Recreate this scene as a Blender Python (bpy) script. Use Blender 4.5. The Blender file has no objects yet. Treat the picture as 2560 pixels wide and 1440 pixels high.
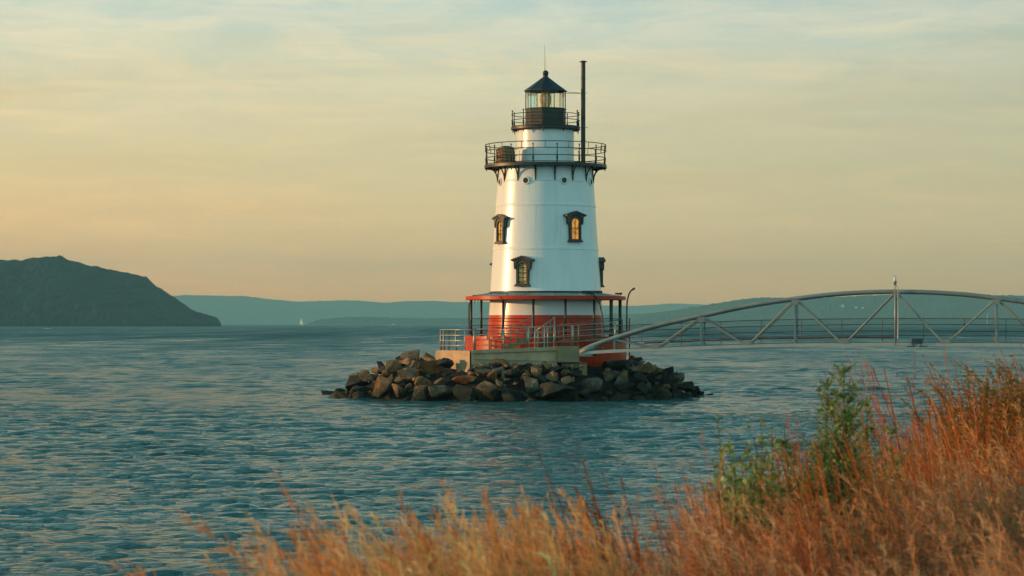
import bpy, bmesh, math, random
import numpy as np
from mathutils import Vector, Matrix, noise

random.seed(7)
R = math.radians
sc = bpy.context.scene
COL = sc.collection

# ------------------------------------------------------------------ camera
EYE = 3.63                       # metres above the water
FPX = 6044.0                     # focal length in pixels of the 2560 px wide frame (85 mm)
HOR = 809.0                      # pixel row of the horizon
cam_d = bpy.data.cameras.new("camera")
cam_d.lens = 85.0
cam_d.sensor_width = 36.0
cam_d.clip_start = 0.5
cam_d.clip_end = 60000
cam_d.shift_y = (HOR - 720.0) / 2560.0
cam_d.dof.use_dof = True
cam_d.dof.focus_distance = 118.0
cam_d.dof.aperture_fstop = 8.0
cam = bpy.data.objects.new("camera", cam_d)
cam.location = (0, 0, EYE)
cam.rotation_euler = (R(90), 0, 0)
COL.objects.link(cam)
sc.camera = cam

sc.view_settings.view_transform = 'Standard'
sc.view_settings.look = 'None'
sc.view_settings.exposure = 0.0
sc.view_settings.gamma = 1.0
sc.cycles.max_bounces = 8
sc.cycles.diffuse_bounces = 3
sc.cycles.glossy_bounces = 3
sc.cycles.transmission_bounces = 4
sc.cycles.transparent_max_bounces = 16
sc.cycles.caustics_reflective = False
sc.cycles.caustics_refractive = False
sc.cycles.sample_clamp_indirect = 4.0

# ------------------------------------------------------------------ node helper
def N(nt, kind, ins=None, **props):
    n = nt.nodes.new(kind)
    for k, v in props.items():
        setattr(n, k, v)
    for k, v in (ins or {}).items():
        s = n.inputs[k]
        if isinstance(v, bpy.types.NodeSocket):
            nt.links.new(v, s)
        else:
            s.default_value = v
    return n

def ramp(nt, fac, stops, interp='LINEAR'):
    n = nt.nodes.new('ShaderNodeValToRGB')
    cr = n.color_ramp
    cr.interpolation = interp
    while len(cr.elements) < len(stops):
        cr.elements.new(0.5)
    for e, (p, c) in zip(cr.elements, stops):
        e.position = p
        e.color = (c[0], c[1], c[2], 1) if hasattr(c, '__len__') else (c, c, c, 1)
    nt.links.new(fac, n.inputs[0])
    return n.outputs[0]

def math_(nt, op, a, b=None, c=None, clamp=False):
    n = nt.nodes.new('ShaderNodeMath'); n.operation = op; n.use_clamp = clamp
    for i, v in enumerate((a, b, c)):
        if v is None: continue
        if isinstance(v, bpy.types.NodeSocket): nt.links.new(v, n.inputs[i])
        else: n.inputs[i].default_value = v
    return n.outputs[0]

def mixc(nt, fac, a, b, blend='MIX'):
    n = nt.nodes.new('ShaderNodeMix'); n.data_type = 'RGBA'; n.blend_type = blend
    for s, v in ((n.inputs[0], fac), (n.inputs[6], a), (n.inputs[7], b)):
        if isinstance(v, bpy.types.NodeSocket): nt.links.new(v, s)
        elif hasattr(v, '__len__'): s.default_value = (v[0], v[1], v[2], 1)
        else: s.default_value = v
    return n.outputs[2]

def S(r, g, b):                  # sRGB 0-255 to linear
    f = lambda v: (v/255/12.92) if v/255 <= .04045 else ((v/255+.055)/1.055)**2.4
    return (f(r), f(g), f(b))

# ------------------------------------------------------------------ sun and sky
SUN_EL, SUN_AZ = R(6.5), R(91.5)   # azimuth measured from the side facing the camera towards the left
sun_dir = Vector((-math.sin(SUN_AZ)*math.cos(SUN_EL), -math.cos(SUN_AZ)*math.cos(SUN_EL), math.sin(SUN_EL)))
sd = bpy.data.lights.new("sun", 'SUN')
sd.energy = 4.7
sd.color = (1.0, 0.56, 0.235)
sd.angle = R(0.53)
so = bpy.data.objects.new("sun", sd)
so.rotation_euler = sun_dir.to_track_quat('Z', 'Y').to_euler()
so.location = (-60, 130, 60)
COL.objects.link(so)

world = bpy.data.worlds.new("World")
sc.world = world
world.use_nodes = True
wt = world.node_tree
wt.nodes.clear()
tc = N(wt, 'ShaderNodeTexCoord')
sep = N(wt, 'ShaderNodeSeparateXYZ', {0: tc.outputs['Generated']})
dx, dy, dz = sep.outputs
# long thin cloud streaks, gently climbing to the right
mp = N(wt, 'ShaderNodeMapping', {'Vector': tc.outputs['Generated'], 'Rotation': (0, R(4), 0), 'Scale': (4.5, 4.5, 52)})
n1 = N(wt, 'ShaderNodeTexNoise', {'Vector': mp.outputs[0], 'Scale': 1.0, 'Detail': 5.0, 'Roughness': .55, 'Distortion': .6})
mp2 = N(wt, 'ShaderNodeMapping', {'Vector': tc.outputs['Generated'], 'Rotation': (0, R(7), 0), 'Scale': (14, 14, 150), 'Location': (3, 1, 5)})
n2 = N(wt, 'ShaderNodeTexNoise', {'Vector': mp2.outputs[0], 'Scale': 1.0, 'Detail': 6.0, 'Roughness': .6, 'Distortion': .8})
mp3 = N(wt, 'ShaderNodeMapping', {'Vector': tc.outputs['Generated'], 'Rotation': (0, R(-10), 0), 'Scale': (16, 16, 55), 'Location': (7, 4, 2)})
n3 = N(wt, 'ShaderNodeTexNoise', {'Vector': mp3.outputs[0], 'Scale': 1.0, 'Detail': 8.0, 'Roughness': .65, 'Distortion': 1.2})
warp = math_(wt, 'MULTIPLY', math_(wt, 'SUBTRACT', n1.outputs[0], .5), .035)
zc = math_(wt, 'ADD', math_(wt, 'MAXIMUM', dz, 0.0), math_(wt, 'MULTIPLY', warp, math_(wt, 'MULTIPLY', dz, 12, clamp=True)))
t = math_(wt, 'POWER', math_(wt, 'MAXIMUM', zc, 0.0), .5)
def zt(y):                       # ramp position of a row of the picture
    return math.sqrt(max(0, (HOR - y)/FPX))
HAZE_D, HAZE_FAR, HAZE_TOP, HAZE_L = 7.8e-5, 16500.0, 420.0, (.335, .43, .37)
def em(y, r, g, b):              # glow of the sky above the haze for a row that reads r, g, b through it
    z = max(1e-4, (HOR - y)/FPX)
    T = math.exp(-HAZE_D*min(HAZE_FAR, HAZE_TOP/z))
    return (zt(y), tuple(max(.02, (c - (1-T)*l)/T) for c, l in zip(S(r, g, b), HAZE_L)))
front = ramp(wt, t, [
    (0.0, em(790, 188, 169, 135)[1]), em(700, 207, 184, 149), em(560, 216, 197, 158), em(400, 215, 204, 166),
    em(260, 221, 212, 178), em(150, 226, 219, 188), em(60, 222, 222, 199), em(-60, 206, 218, 205),
    (0.43, S(160, 205, 200)), (0.50, S(134, 194, 194)), (0.60, S(102, 168, 176)), (0.75, S(66, 124, 138)), (1.0, S(58, 106, 120))])
# cirrus: paler where the streaks thicken, bluish green gaps high up
hi = math_(wt, 'MULTIPLY_ADD', dz, 16.0, -1.0, clamp=True)
gap = math_(wt, 'MULTIPLY', ramp(wt, n3.outputs[0], [(.44, 0), (.62, 1)]), hi)
front = mixc(wt, gap, front, (.82, .93, 1.0), 'MULTIPLY')
streak = ramp(wt, n2.outputs[0], [(.45, 0), (.72, 1)])
front = mixc(wt, streak, front, (1.13, 1.09, 1.02), 'MULTIPLY')
dim = ramp(wt, n1.outputs[0], [(.3, 1), (.55, 0)])
front = mixc(wt, dim, front, (.92, .92, .93), 'MULTIPLY')
# golden towards the sun on the left, duller to the right
lf = N(wt, 'ShaderNodeMapRange', {0: dx, 1: 0.0, 2: -0.30}); lf.clamp = True
low = ramp(wt, math_(wt, 'ABSOLUTE', math_(wt, 'SUBTRACT', dz, .05)), [(0.0, 1), (.075, 0)])
front = mixc(wt, math_(wt, 'MULTIPLY', lf.outputs[0], math_(wt, 'MULTIPLY_ADD', low, .9, .05)), front, (1.34, 1.10, .84), 'MULTIPLY')
rf = N(wt, 'ShaderNodeMapRange', {0: dx, 1: -0.03, 2: 0.21}); rf.clamp = True
front = mixc(wt, rf.outputs[0], front, (.83, .86, .90), 'MULTIPLY')
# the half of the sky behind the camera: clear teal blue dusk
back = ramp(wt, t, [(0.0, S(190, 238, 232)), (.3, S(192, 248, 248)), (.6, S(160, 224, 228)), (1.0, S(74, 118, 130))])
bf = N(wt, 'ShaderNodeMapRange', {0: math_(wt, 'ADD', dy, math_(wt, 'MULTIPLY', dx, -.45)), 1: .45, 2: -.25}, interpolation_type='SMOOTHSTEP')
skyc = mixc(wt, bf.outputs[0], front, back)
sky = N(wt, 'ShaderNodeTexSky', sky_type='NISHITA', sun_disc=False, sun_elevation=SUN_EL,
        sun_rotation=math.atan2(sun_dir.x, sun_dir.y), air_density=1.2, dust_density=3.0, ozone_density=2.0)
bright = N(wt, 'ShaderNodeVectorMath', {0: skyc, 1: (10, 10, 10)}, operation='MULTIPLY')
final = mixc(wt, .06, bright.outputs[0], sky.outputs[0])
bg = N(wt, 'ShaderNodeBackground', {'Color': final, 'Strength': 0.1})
wo = N(wt, 'ShaderNodeOutputWorld', {'Surface': bg.outputs[0]})

# ------------------------------------------------------------------ mesh helpers
def V(px, py, Y):                # the point at depth Y seen at a pixel of the photograph, in metres
    return Vector(((px - 1280)/FPX*Y, Y, EYE + (HOR - py)/FPX*Y))
def XX(px, Y): return (px - 1280)/FPX*Y
def ZZ(py, Y): return EYE + (HOR - py)/FPX*Y

class MB:
    def __init__(s): s.v = []; s.f = []; s.sm = []
    def face(s, idx, smooth=False): s.f.append(tuple(idx)); s.sm.append(smooth)
    def add(s, vs, fs, smooth=False, M=None):
        o = len(s.v)
        s.v += [tuple(M @ Vector(v)) if M is not None else tuple(v) for v in vs]
        for f in fs: s.face([i + o for i in f], smooth)
        return s
    def box(s, a, b, M=None):    # corners a and b
        x0, y0, z0 = a; x1, y1, z1 = b
        return s.add([(x0,y0,z0),(x1,y0,z0),(x1,y1,z0),(x0,y1,z0),(x0,y0,z1),(x1,y0,z1),(x1,y1,z1),(x0,y1,z1)],
              [(3,2,1,0),(4,5,6,7),(0,1,5,4),(1,2,6,5),(2,3,7,6),(3,0,4,7)], False, M)
    def tube(s, pts, r, n=8, cap=True, closed=False, smooth=True):
        pts = [Vector(p) for p in pts]; m = len(pts)
        rs = r if hasattr(r, '__len__') else [r]*m
        o = len(s.v); up = None
        for i, p in enumerate(pts):
            if closed: d = pts[(i+1) % m] - pts[i-1]
            else: d = pts[min(i+1, m-1)] - pts[max(i-1, 0)]
            d.normalize()
            if up is None:
                ref = Vector((0,0,1)) if abs(d.z) < .9 else Vector((1,0,0))
                up = (ref - d*ref.dot(d)).normalized()
            else:
                up = (up - d*up.dot(d)); up.normalize()
            w = d.cross(up)
            for k in range(n):
                a = 2*math.pi*k/n + math.pi/n
                s.v.append(tuple(p + (up*math.cos(a) + w*math.sin(a))*rs[i]))
        for i in range(m if closed else m-1):
            j = (i+1) % m
            for k in range(n):
                k2 = (k+1) % n
                s.face((o+i*n+k, o+i*n+k2, o+j*n+k2, o+j*n+k), smooth)
        if cap and not closed:
            s.face([o+k for k in range(n)][::-1]); s.face([o+(m-1)*n+k for k in range(n)])
        return s
    def lathe(s, prof, c=(0,0,0), n=48, smooth=True, rot=0.0, closed=False):   # prof: (radius, z)
        o = len(s.v); m = len(prof)
        for r_, z in prof:
            for k in range(n):
                a = 2*math.pi*k/n + rot
                s.v.append((c[0] + r_*math.sin(a), c[1] - r_*math.cos(a), c[2] + z))
        for i in range(m if closed else m-1):
            j = (i+1) % m
            for k in range(n):
                k2 = (k+1) % n
                s.face((o+i*n+k, o+i*n+k2, o+j*n+k2, o+j*n+k), smooth)
        return s
    def cap(s, r_, z, c, n=48, rot=0.0, up=True):
        o = len(s.v)
        for k in range(n):
            a = 2*math.pi*k/n + rot
            s.v.append((c[0] + r_*math.sin(a), c[1] - r_*math.cos(a), c[2] + z))
        idx = [o+k for k in range(n)]
        s.face(idx if up else idx[::-1]); return s
    def ring(s, R_, z, c, r, n=64, m=6):
        return s.tube([(c[0]+R_*math.sin(2*math.pi*k/n), c[1]-R_*math.cos(2*math.pi*k/n), c[2]+z) for k in range(n)], r, m, closed=True)
    def prism(s, poly, y0, y1, M=None):   # poly in (x, z), extruded along y
        n = len(poly)
        vs = [(x, y0, z) for x, z in poly] + [(x, y1, z) for x, z in poly]
        fs = [tuple(range(n)), tuple(range(2*n-1, n-1, -1))] + [(i+n, (i+1) % n + n, (i+1) % n, i) for i in range(n)]
        return s.add(vs, fs, False, M)
    def plan(s, poly, z0, z1):            # poly in (x, y), extruded along z; z may be per-vertex lists
        n = len(poly)
        za = z0 if hasattr(z0, '__len__') else [z0]*n
        zb = z1 if hasattr(z1, '__len__') else [z1]*n
        vs = [(x, y, za[i]) for i, (x, y) in enumerate(poly)] + [(x, y, zb[i]) for i, (x, y) in enumerate(poly)]
        fs = [tuple(range(n))[::-1], tuple(range(n, 2*n))] + [(i, (i+1) % n, (i+1) % n + n, i+n) for i in range(n)]
        return s.add(vs, fs)
    def build(s, name, material, parent=None, bevel=0.0):
        off = Vector((0,0,0)); p = parent
        while p is not None: off += p.location; p = p.parent
        me = bpy.data.meshes.new(name)
        me.from_pydata([tuple(Vector(v) - off) for v in s.v], [], s.f)
        me.polygons.foreach_set('use_smooth', s.sm)
        bm = bmesh.new(); bm.from_mesh(me)
        bmesh.ops.recalc_face_normals(bm, faces=bm.faces)
        if bevel:
            es = [e for e in bm.edges if len(e.link_faces) == 2 and e.calc_face_angle(0) > .6]
            bmesh.ops.bevel(bm, geom=es, offset=bevel, segments=2, affect='EDGES', clamp_overlap=True)
        for e in bm.edges:
            e.smooth = not (len(e.link_faces) == 2 and e.calc_face_angle(0) > .6)
        bm.to_mesh(me); bm.free()
        me.materials.append(material)
        o = bpy.data.objects.new(name, me)
        COL.objects.link(o)
        if parent is not None: o.parent = parent
        return o

def tag(o, label, cat=None, group=None, kind=None):
    if label: o['label'] = label
    if cat: o['category'] = cat
    if group: o['group'] = group
    if kind: o['kind'] = kind
    return o

def thing(name, loc, label, cat, group=None):
    o = bpy.data.objects.new(name, None)
    o.location = loc
    o.empty_display_size = .3
    COL.objects.link(o)
    return tag(o, label, cat, group)

# ------------------------------------------------------------------ materials
def mat(name, a, b=None, rough=.5, metal=0.0, scale=3.0, bump=0.0, bscale=20.0, detail=5.0, stretch=(1,1,1), lo=.35, hi=.7, spec=.5, coat=0.0, rough_var=0.0):
    m = bpy.data.materials.new(name); m.use_nodes = True
    nt = m.node_tree; p = nt.nodes['Principled BSDF']
    p.inputs['Roughness'].default_value = rough
    p.inputs['Metallic'].default_value = metal
    p.inputs['Specular IOR Level'].default_value = spec
    p.inputs['Coat Weight'].default_value = coat
    p.inputs['Coat Roughness'].default_value = .15
    g = N(nt, 'ShaderNodeNewGeometry')
    mp = N(nt, 'ShaderNodeMapping', {'Vector': g.outputs['Position'], 'Scale': stretch})
    nz = N(nt, 'ShaderNodeTexNoise', {'Vector': mp.outputs[0], 'Scale': scale, 'Detail': detail, 'Roughness': .6})
    if b is not None:
        c = ramp(nt, nz.outputs[0], [(lo, a), (hi, b)])
        nt.links.new(c, p.inputs['Base Color'])
    else:
        p.inputs['Base Color'].default_value = (*a, 1)
    if rough_var:
        nt.links.new(math_(nt, 'MULTIPLY_ADD', nz.outputs[0], rough_var, rough - rough_var*.5), p.inputs['Roughness'])
    if bump:
        nb = N(nt, 'ShaderNodeTexNoise', {'Vector': mp.outputs[0], 'Scale': bscale, 'Detail': 6.0, 'Roughness': .65})
        bp = N(nt, 'ShaderNodeBump', {'Height': nb.outputs[0], 'Strength': 1.0, 'Distance': bump})
        nt.links.new(bp.outputs[0], p.inputs['Normal'])
    return m

M_white = mat('white_paint', (.84,.83,.80), (.74,.74,.70), rough=.3, scale=1.3, stretch=(2,2,.35), lo=.45, hi=.85, bump=.004, bscale=2.5, coat=.10)
def weather(m):
    nt = m.node_tree; p = nt.nodes['Principled BSDF']
    src = p.inputs['Base Color'].links[0].from_socket
    g = N(nt, 'ShaderNodeNewGeometry')
    mp = N(nt, 'ShaderNodeMapping', {'Vector': g.outputs['Position'], 'Scale': (5, 5, .22)})
    nz = N(nt, 'ShaderNodeTexNoise', {'Vector': mp.outputs[0], 'Scale': 1.0, 'Detail': 6.0, 'Roughness': .65})
    n2 = N(nt, 'ShaderNodeTexNoise', {'Vector': g.outputs['Position'], 'Scale': .7, 'Detail': 4.0})
    f = math_(nt, 'MULTIPLY', ramp(nt, nz.outputs[0], [(.55, 0), (.78, .6)]), ramp(nt, n2.outputs[0], [(.4, .15), (.7, 1)]))
    nt.links.new(mixc(nt, f, src, (.60, .47, .33)), p.inputs['Base Color'])
weather(M_white)
M_white_in = mat('cream_paint', (.80,.78,.70), (.7,.66,.56), rough=.4, scale=2.0, stretch=(2,2,.4), lo=.4, hi=.8)
M_red = mat('red_paint', (.60,.046,.005), (.38,.027,.005), rough=.30, scale=2.4, stretch=(2,2,.4), lo=.4, hi=.8, bump=.004, bscale=3, spec=.25)
M_redtrim = mat('red_trim_paint', (.60,.045,.008), (.48,.036,.008), spec=.25, rough=.4, scale=4)
M_black = mat('black_iron_paint', (.014,.017,.016), (.035,.032,.026), rough=.45, scale=6)
M_brown = mat('dark_green_trim_paint', (.026,.028,.020), (.055,.042,.024), rough=.45, scale=8)
M_sash = mat('sash_brown_paint', (.10,.055,.025), (.06,.035,.02), rough=.5, scale=8)
M_parapet = mat('lantern_black_paint', (.022,.026,.022), (.04,.036,.026), rough=.5, scale=5)
M_roofblue = mat('lantern_roof_paint', (.018,.028,.036), (.03,.042,.05), rough=.42, scale=4)
M_roofgrey = mat('porch_roof_paint', (.20,.23,.23), (.30,.29,.26), rough=.5, scale=2.5)
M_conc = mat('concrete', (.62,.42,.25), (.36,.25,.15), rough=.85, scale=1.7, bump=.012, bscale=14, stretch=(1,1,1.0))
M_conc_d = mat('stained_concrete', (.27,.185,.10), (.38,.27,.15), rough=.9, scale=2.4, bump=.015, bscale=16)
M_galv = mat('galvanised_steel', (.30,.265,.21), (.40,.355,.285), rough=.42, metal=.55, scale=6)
M_bridge = mat('bridge_grey_paint', (.23,.24,.22), (.32,.33,.30), rough=.5, scale=1.6, bump=.003, bscale=8)
M_chord = mat('bridge_light_grey_paint', (.46,.43,.36), (.56,.52,.45), rough=.5, scale=1.6, bump=.003, bscale=8)
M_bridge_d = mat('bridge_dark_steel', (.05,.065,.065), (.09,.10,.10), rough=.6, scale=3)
M_wood = mat('weathered_wood', (.34,.19,.09), (.48,.28,.14), rough=.7, scale=6)
M_pipe = mat('rusty_pipe', (.13,.075,.05), (.2,.13,.09), rough=.6, scale=5)
M_whitemetal = mat('white_enamel', (.75,.75,.72), rough=.35)
M_darkwood = mat('dark_slats', (.16,.085,.045), (.26,.14,.075), rough=.7, scale=8)
M_sail = mat('sailcloth', (.8,.78,.72), rough=.7)
M_hull = mat('boat_white', (.75,.76,.74), rough=.4)
M_skin = mat('dark_clothing', (.02,.022,.025), rough=.7)
M_foam = mat('water_foam', (.75,.8,.8), (.5,.6,.6), rough=.8, scale=1.0)
M_brass = mat('brass', (.45,.27,.08), rough=.35, metal=.8)

def glass_mat(name, tint, rough=.02, refl=1.0):
    m = bpy.data.materials.new(name); m.use_nodes = True
    nt = m.node_tree; nt.nodes.clear()
    tr = N(nt, 'ShaderNodeBsdfTransparent', {'Color': (*tint, 1)})
    gl = N(nt, 'ShaderNodeBsdfGlossy', {'Color': (.9,.9,.9,1), 'Roughness': rough})
    fr = N(nt, 'ShaderNodeFresnel', {'IOR': 1.5})
    ms = N(nt, 'ShaderNodeMixShader', {0: math_(nt, 'MULTIPLY', fr.outputs[0], refl, clamp=True), 1: tr.outputs[0], 2: gl.outputs[0]})
    N(nt, 'ShaderNodeOutputMaterial', {'Surface': ms.outputs[0]})
    return m
M_glass = glass_mat('lantern_glass', (.95,.94,.86), refl=.55)
M_lens = mat('fresnel_lens', (.48,.40,.20), (.72,.66,.44), rough=.2, scale=14, stretch=(.2,.2,3), coat=1.0)
M_winglass = mat('window_glass_dark', (.045,.033,.018), rough=.25, spec=.4)
M_glint = mat('amber_glint_pane', (.80,.52,.13), (.10,.07,.03), rough=.35, scale=3.2, stretch=(.6,.6,3), lo=.5, hi=.62, coat=.3)  # golden reflections and warm glow painted into the pane colour as amber bands
def lit_mat():
    m = bpy.data.materials.new('lit_window_pane'); m.use_nodes = True
    nt = m.node_tree; p = nt.nodes['Principled BSDF']
    g = N(nt, 'ShaderNodeNewGeometry')
    nz = N(nt, 'ShaderNodeTexNoise', {'Vector': g.outputs['Position'], 'Scale': 7.0, 'Detail': 4.0})
    c = ramp(nt, nz.outputs[0], [(.35, (.42,.15,.012)), (.65, (.85,.36,.04))])
    nt.links.new(c, p.inputs['Emission Color']); p.inputs['Emission Strength'].default_value = .8
    p.inputs['Base Color'].default_value = (.1,.05,.01,1); p.inputs['Roughness'].default_value = .1
    return m
M_lit = lit_mat()
def mesh_mat():                  # fine wire mesh of the bridge railing
    m = bpy.data.materials.new('wire_mesh_infill'); m.use_nodes = True
    nt = m.node_tree; nt.nodes.clear()
    tcn = N(nt, 'ShaderNodeTexCoord')
    sp = N(nt, 'ShaderNodeSeparateXYZ', {0: tcn.outputs['Object']})
    fx = math_(nt, 'LESS_THAN', math_(nt, 'FRACT', math_(nt, 'MULTIPLY', sp.outputs[0], 20.0)), .09)
    fz = math_(nt, 'LESS_THAN', math_(nt, 'FRACT', math_(nt, 'MULTIPLY', sp.outputs[2], 20.0)), .09)
    al = math_(nt, 'MAXIMUM', fx, fz)
    d = N(nt, 'ShaderNodeBsdfPrincipled', {'Base Color': (.025,.04,.042,1), 'Roughness': .6})
    tr = N(nt, 'ShaderNodeBsdfTransparent')
    ms = N(nt, 'ShaderNodeMixShader', {0: al, 1: tr.outputs[0], 2: d.outputs[0]})
    N(nt, 'ShaderNodeOutputMaterial', {'Surface': ms.outputs[0]})
    return m
M_mesh = mesh_mat()

# ------------------------------------------------------------------ haze
def haze():
    b = MB().box((-9000, -250, -9), (9000, HAZE_FAR, HAZE_TOP))
    m = bpy.data.materials.new('haze'); m.use_nodes = True
    nt = m.node_tree; nt.nodes.clear()
    pv = N(nt, 'ShaderNodeVolumePrincipled', {'Color': (.43, .90, 1.0, 1), 'Density': HAZE_D, 'Anisotropy': 0.0})
    N(nt, 'ShaderNodeOutputMaterial', {'Volume': pv.outputs[0]})
    o = b.build('haze', m)
    tag(o, 'thin evening haze over the river and hills', 'haze', kind='stuff')
haze()

# ------------------------------------------------------------------ water
def water():
    rng = np.random.default_rng(3)
    xs = list(np.arange(-38, 46.01, .2)); g = .2
    while xs[-1] < 8900: g *= 1.016 if xs[-1] < 420 else 1.12; xs.append(xs[-1] + g)
    g = .2; left = []
    x = -38
    while x > -8900: g *= 1.016 if x > -420 else 1.12; x -= g; left.append(x)
    xs = np.array(left[::-1] + xs)
    ys = [30.0]; g = .13
    while ys[-1] < 1300: g = max(.13, ys[-1]*.0021); ys.append(ys[-1] + g)
    while ys[-1] < 15900: g *= 1.035; ys.append(ys[-1] + g)
    y = 30.0; g = .2; low = []
    while y > -220: g *= 1.2; y -= g; low.append(y)
    ys = np.array(low[::-1] + ys)
    X, Y = np.meshgrid(xs, ys)
    Z = np.zeros_like(X)
    fade = np.clip((1300 - Y)/300, 0, 1) * np.clip((Y - 18)/10, 0, 1) * np.clip((420 - np.abs(X))/120, 0, 1)
    gust = .82 + .30*np.sin(X*.07 + Y*.045 + 1.0)*np.sin(Y*.061 - X*.02) + .22*np.sin(X*.19 - Y*.23 + .7)*np.sin(X*.11 + Y*.31) + .16*np.sin(X*.43 + Y*.61)*np.sin(Y*.37 - X*.29 + 2)
    gust = np.clip(gust, .25, 1.5)
    for i in range(120):
        lam = .32 * (5.0/.32) ** rng.random()
        ang = rng.normal(R(95), R(12 + 11*min(1, 1/lam)))           # travelling mostly towards or away from shore
        k = 2*math.pi/lam
        amp = .0050 * lam ** .62 * (1 if lam < 1.6 else (1.6/lam)**.35)
        near = np.clip(1.5 - Y/(lam*190), 0, 1) * np.clip(Y/(lam*52), .16, 1)
        ph = X*k*math.cos(ang) + Y*k*math.sin(ang) + rng.random()*6.283
        s = np.sin(ph)
        Z += amp * (s + .22*np.cos(2*ph)) * near
    Z *= fade * gust
    nx, ny = len(xs), len(ys)
    me = bpy.data.meshes.new('water')
    me.vertices.add(nx*ny)
    me.vertices.foreach_set('co', np.stack([X, Y, Z], -1).astype(np.float32).ravel())
    idx = (np.arange(ny-1)[:, None]*nx + np.arange(nx-1)[None]).ravel()
    quads = np.stack([idx, idx+1, idx+nx+1, idx+nx], -1).astype(np.int32)
    me.loops.add(quads.size); me.polygons.add(len(quads))
    me.loops.foreach_set('vertex_index', quads.ravel())
    me.polygons.foreach_set('loop_start', np.arange(0, quads.size, 4, dtype=np.int32))
    me.polygons.foreach_set('use_smooth', np.ones(len(quads), bool))
    me.update()
    m = bpy.data.materials.new('river_water'); m.use_nodes = True
    nt = m.node_tree; p = nt.nodes['Principled BSDF']
    p.inputs['Base Color'].default_value = (.024, .130, .140, 1)
    p.inputs['IOR'].default_value = 1.33
    ge = N(nt, 'ShaderNodeNewGeometry')
    m1 = N(nt, 'ShaderNodeMapping', {'Vector': ge.outputs['Position'], 'Scale': (.55, 1.7, 1), 'Rotation': (0,0,R(5))})
    a = N(nt, 'ShaderNodeTexNoise', {'Vector': m1.outputs[0], 'Scale': 4.0, 'Detail': 5.0, 'Roughness': .6, 'Distortion': .3})
    m2 = N(nt, 'ShaderNodeMapping', {'Vector': ge.outputs['Position'], 'Scale': (.35, 1.2, 1), 'Rotation': (0,0,R(-6))})
    b = N(nt, 'ShaderNodeTexNoise', {'Vector': m2.outputs[0], 'Scale': .55, 'Detail': 3.0, 'Roughness': .55, 'Distortion': .4})
    # slicks and gusts: broad streaks where ripples are calmer or rougher
    def streaks(sx, sy, rot, det):
        mm = N(nt, 'ShaderNodeMapping', {'Vector': ge.outputs['Position'], 'Scale': (sx, sy, 1), 'Rotation': (0,0,R(rot))})
        return N(nt, 'ShaderNodeTexNoise', {'Vector': mm.outputs[0], 'Scale': 1.0, 'Detail': det, 'Roughness': .55, 'Distortion': .3}).outputs[0]
    c1 = streaks(.02, .10, 5, 4.0); c2 = streaks(.006, .022, -4, 5.0); c3 = streaks(.10, .035, 3, 4.0); c4 = streaks(.035, .0022, 0, 6.0)
    calm = ramp(nt, c1, [(.36, .45), (.55, 1.0)])
    h = math_(nt, 'ADD', math_(nt, 'MULTIPLY', a.outputs[0], .42), math_(nt, 'MULTIPLY', b.outputs[0], .20))
    h = math_(nt, 'MULTIPLY', h, calm)
    bp = N(nt, 'ShaderNodeBump', {'Height': h, 'Strength': 1.0, 'Distance': 1.0})
    nt.links.new(bp.outputs[0], p.inputs['Normal'])
    sp = N(nt, 'ShaderNodeSeparateXYZ', {0: ge.outputs['Position']})
    far = N(nt, 'ShaderNodeMapRange', {0: sp.outputs[1], 1: 80.0, 2: 750.0, 3: .06, 4: .56})
    ruf = math_(nt, 'MULTIPLY', far.outputs[0], math_(nt, 'MULTIPLY_ADD', math_(nt, 'ADD', c4, c3), 2.4, -1.40))
    nt.links.new(ruf, p.inputs['Roughness'])
    me.materials.append(m)
    o = bpy.data.objects.new('water', me); COL.objects.link(o)
    tag(o, 'rippled teal river water', 'water', kind='structure')
water()

# ------------------------------------------------------------------ hills
def hill(name, label, sil, D, depth, color_a, color_b, tree=9.0, step=6.0, extend=(0, 0), front=0.35, seed=0):
    """sil: picture points of the skyline at distance D; the land rises from the water to that ridge and falls behind it."""
    pts = [(XX(px, D), max(0.0, ZZ(py, D))) for px, py in sil]
    pts = [(pts[0][0] - extend[0], pts[0][1]*(.9 if extend[0] else 1))] * (1 if extend[0] else 0) + pts
    if extend[1]: pts.append((pts[-1][0] + extend[1], pts[-1][1]*.9))
    px_, pz_ = np.array([p[0] for p in pts]), np.array([p[1] for p in pts])
    xs = np.arange(px_[0], px_[-1], step)
    vv = np.concatenate([np.linspace(-1, 0, 46), np.linspace(0, 1, 12)[1:]])
    H = np.interp(xs, px_, pz_)
    verts = []
    for j, v in enumerate(vv):
        for i, x in enumerate(xs):
            prof = (1 + v) ** .8 if v < 0 else 1 - v*v
            y = D + (v*depth*front if v < 0 else v*depth*(1-front))
            y *= 1.0
            h = H[i]*prof
            q = Vector((x*.004 + seed, y*.004, seed))
            if -1 < v < 0:
                h += H[i]*.16*noise.noise(q)*min(1, (1+v)*4)*min(1, -v*6)
            if v > -1:
                h += tree*(.55*noise.noise(Vector((x/13., y/26., seed))) + .45*noise.noise(Vector((x/6., y/14., seed+5))) + .25)
            verts.append((x*(y/D), y, max(-2.0, h) if v > -1 else -3.0))
    nx = len(xs)
    mb = MB(); mb.v = verts
    for j in range(len(vv)-1):
        for i in range(nx-1):
            mb.face((j*nx+i, j*nx+i+1, (j+1)*nx+i+1, (j+1)*nx+i), False)
    m = mat(name + '_forest', color_a, color_b, rough=.95, scale=.035, detail=9, spec=.1)
    o = mb.build(name, m)
    return tag(o, label, 'hill', kind='structure')

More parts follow.
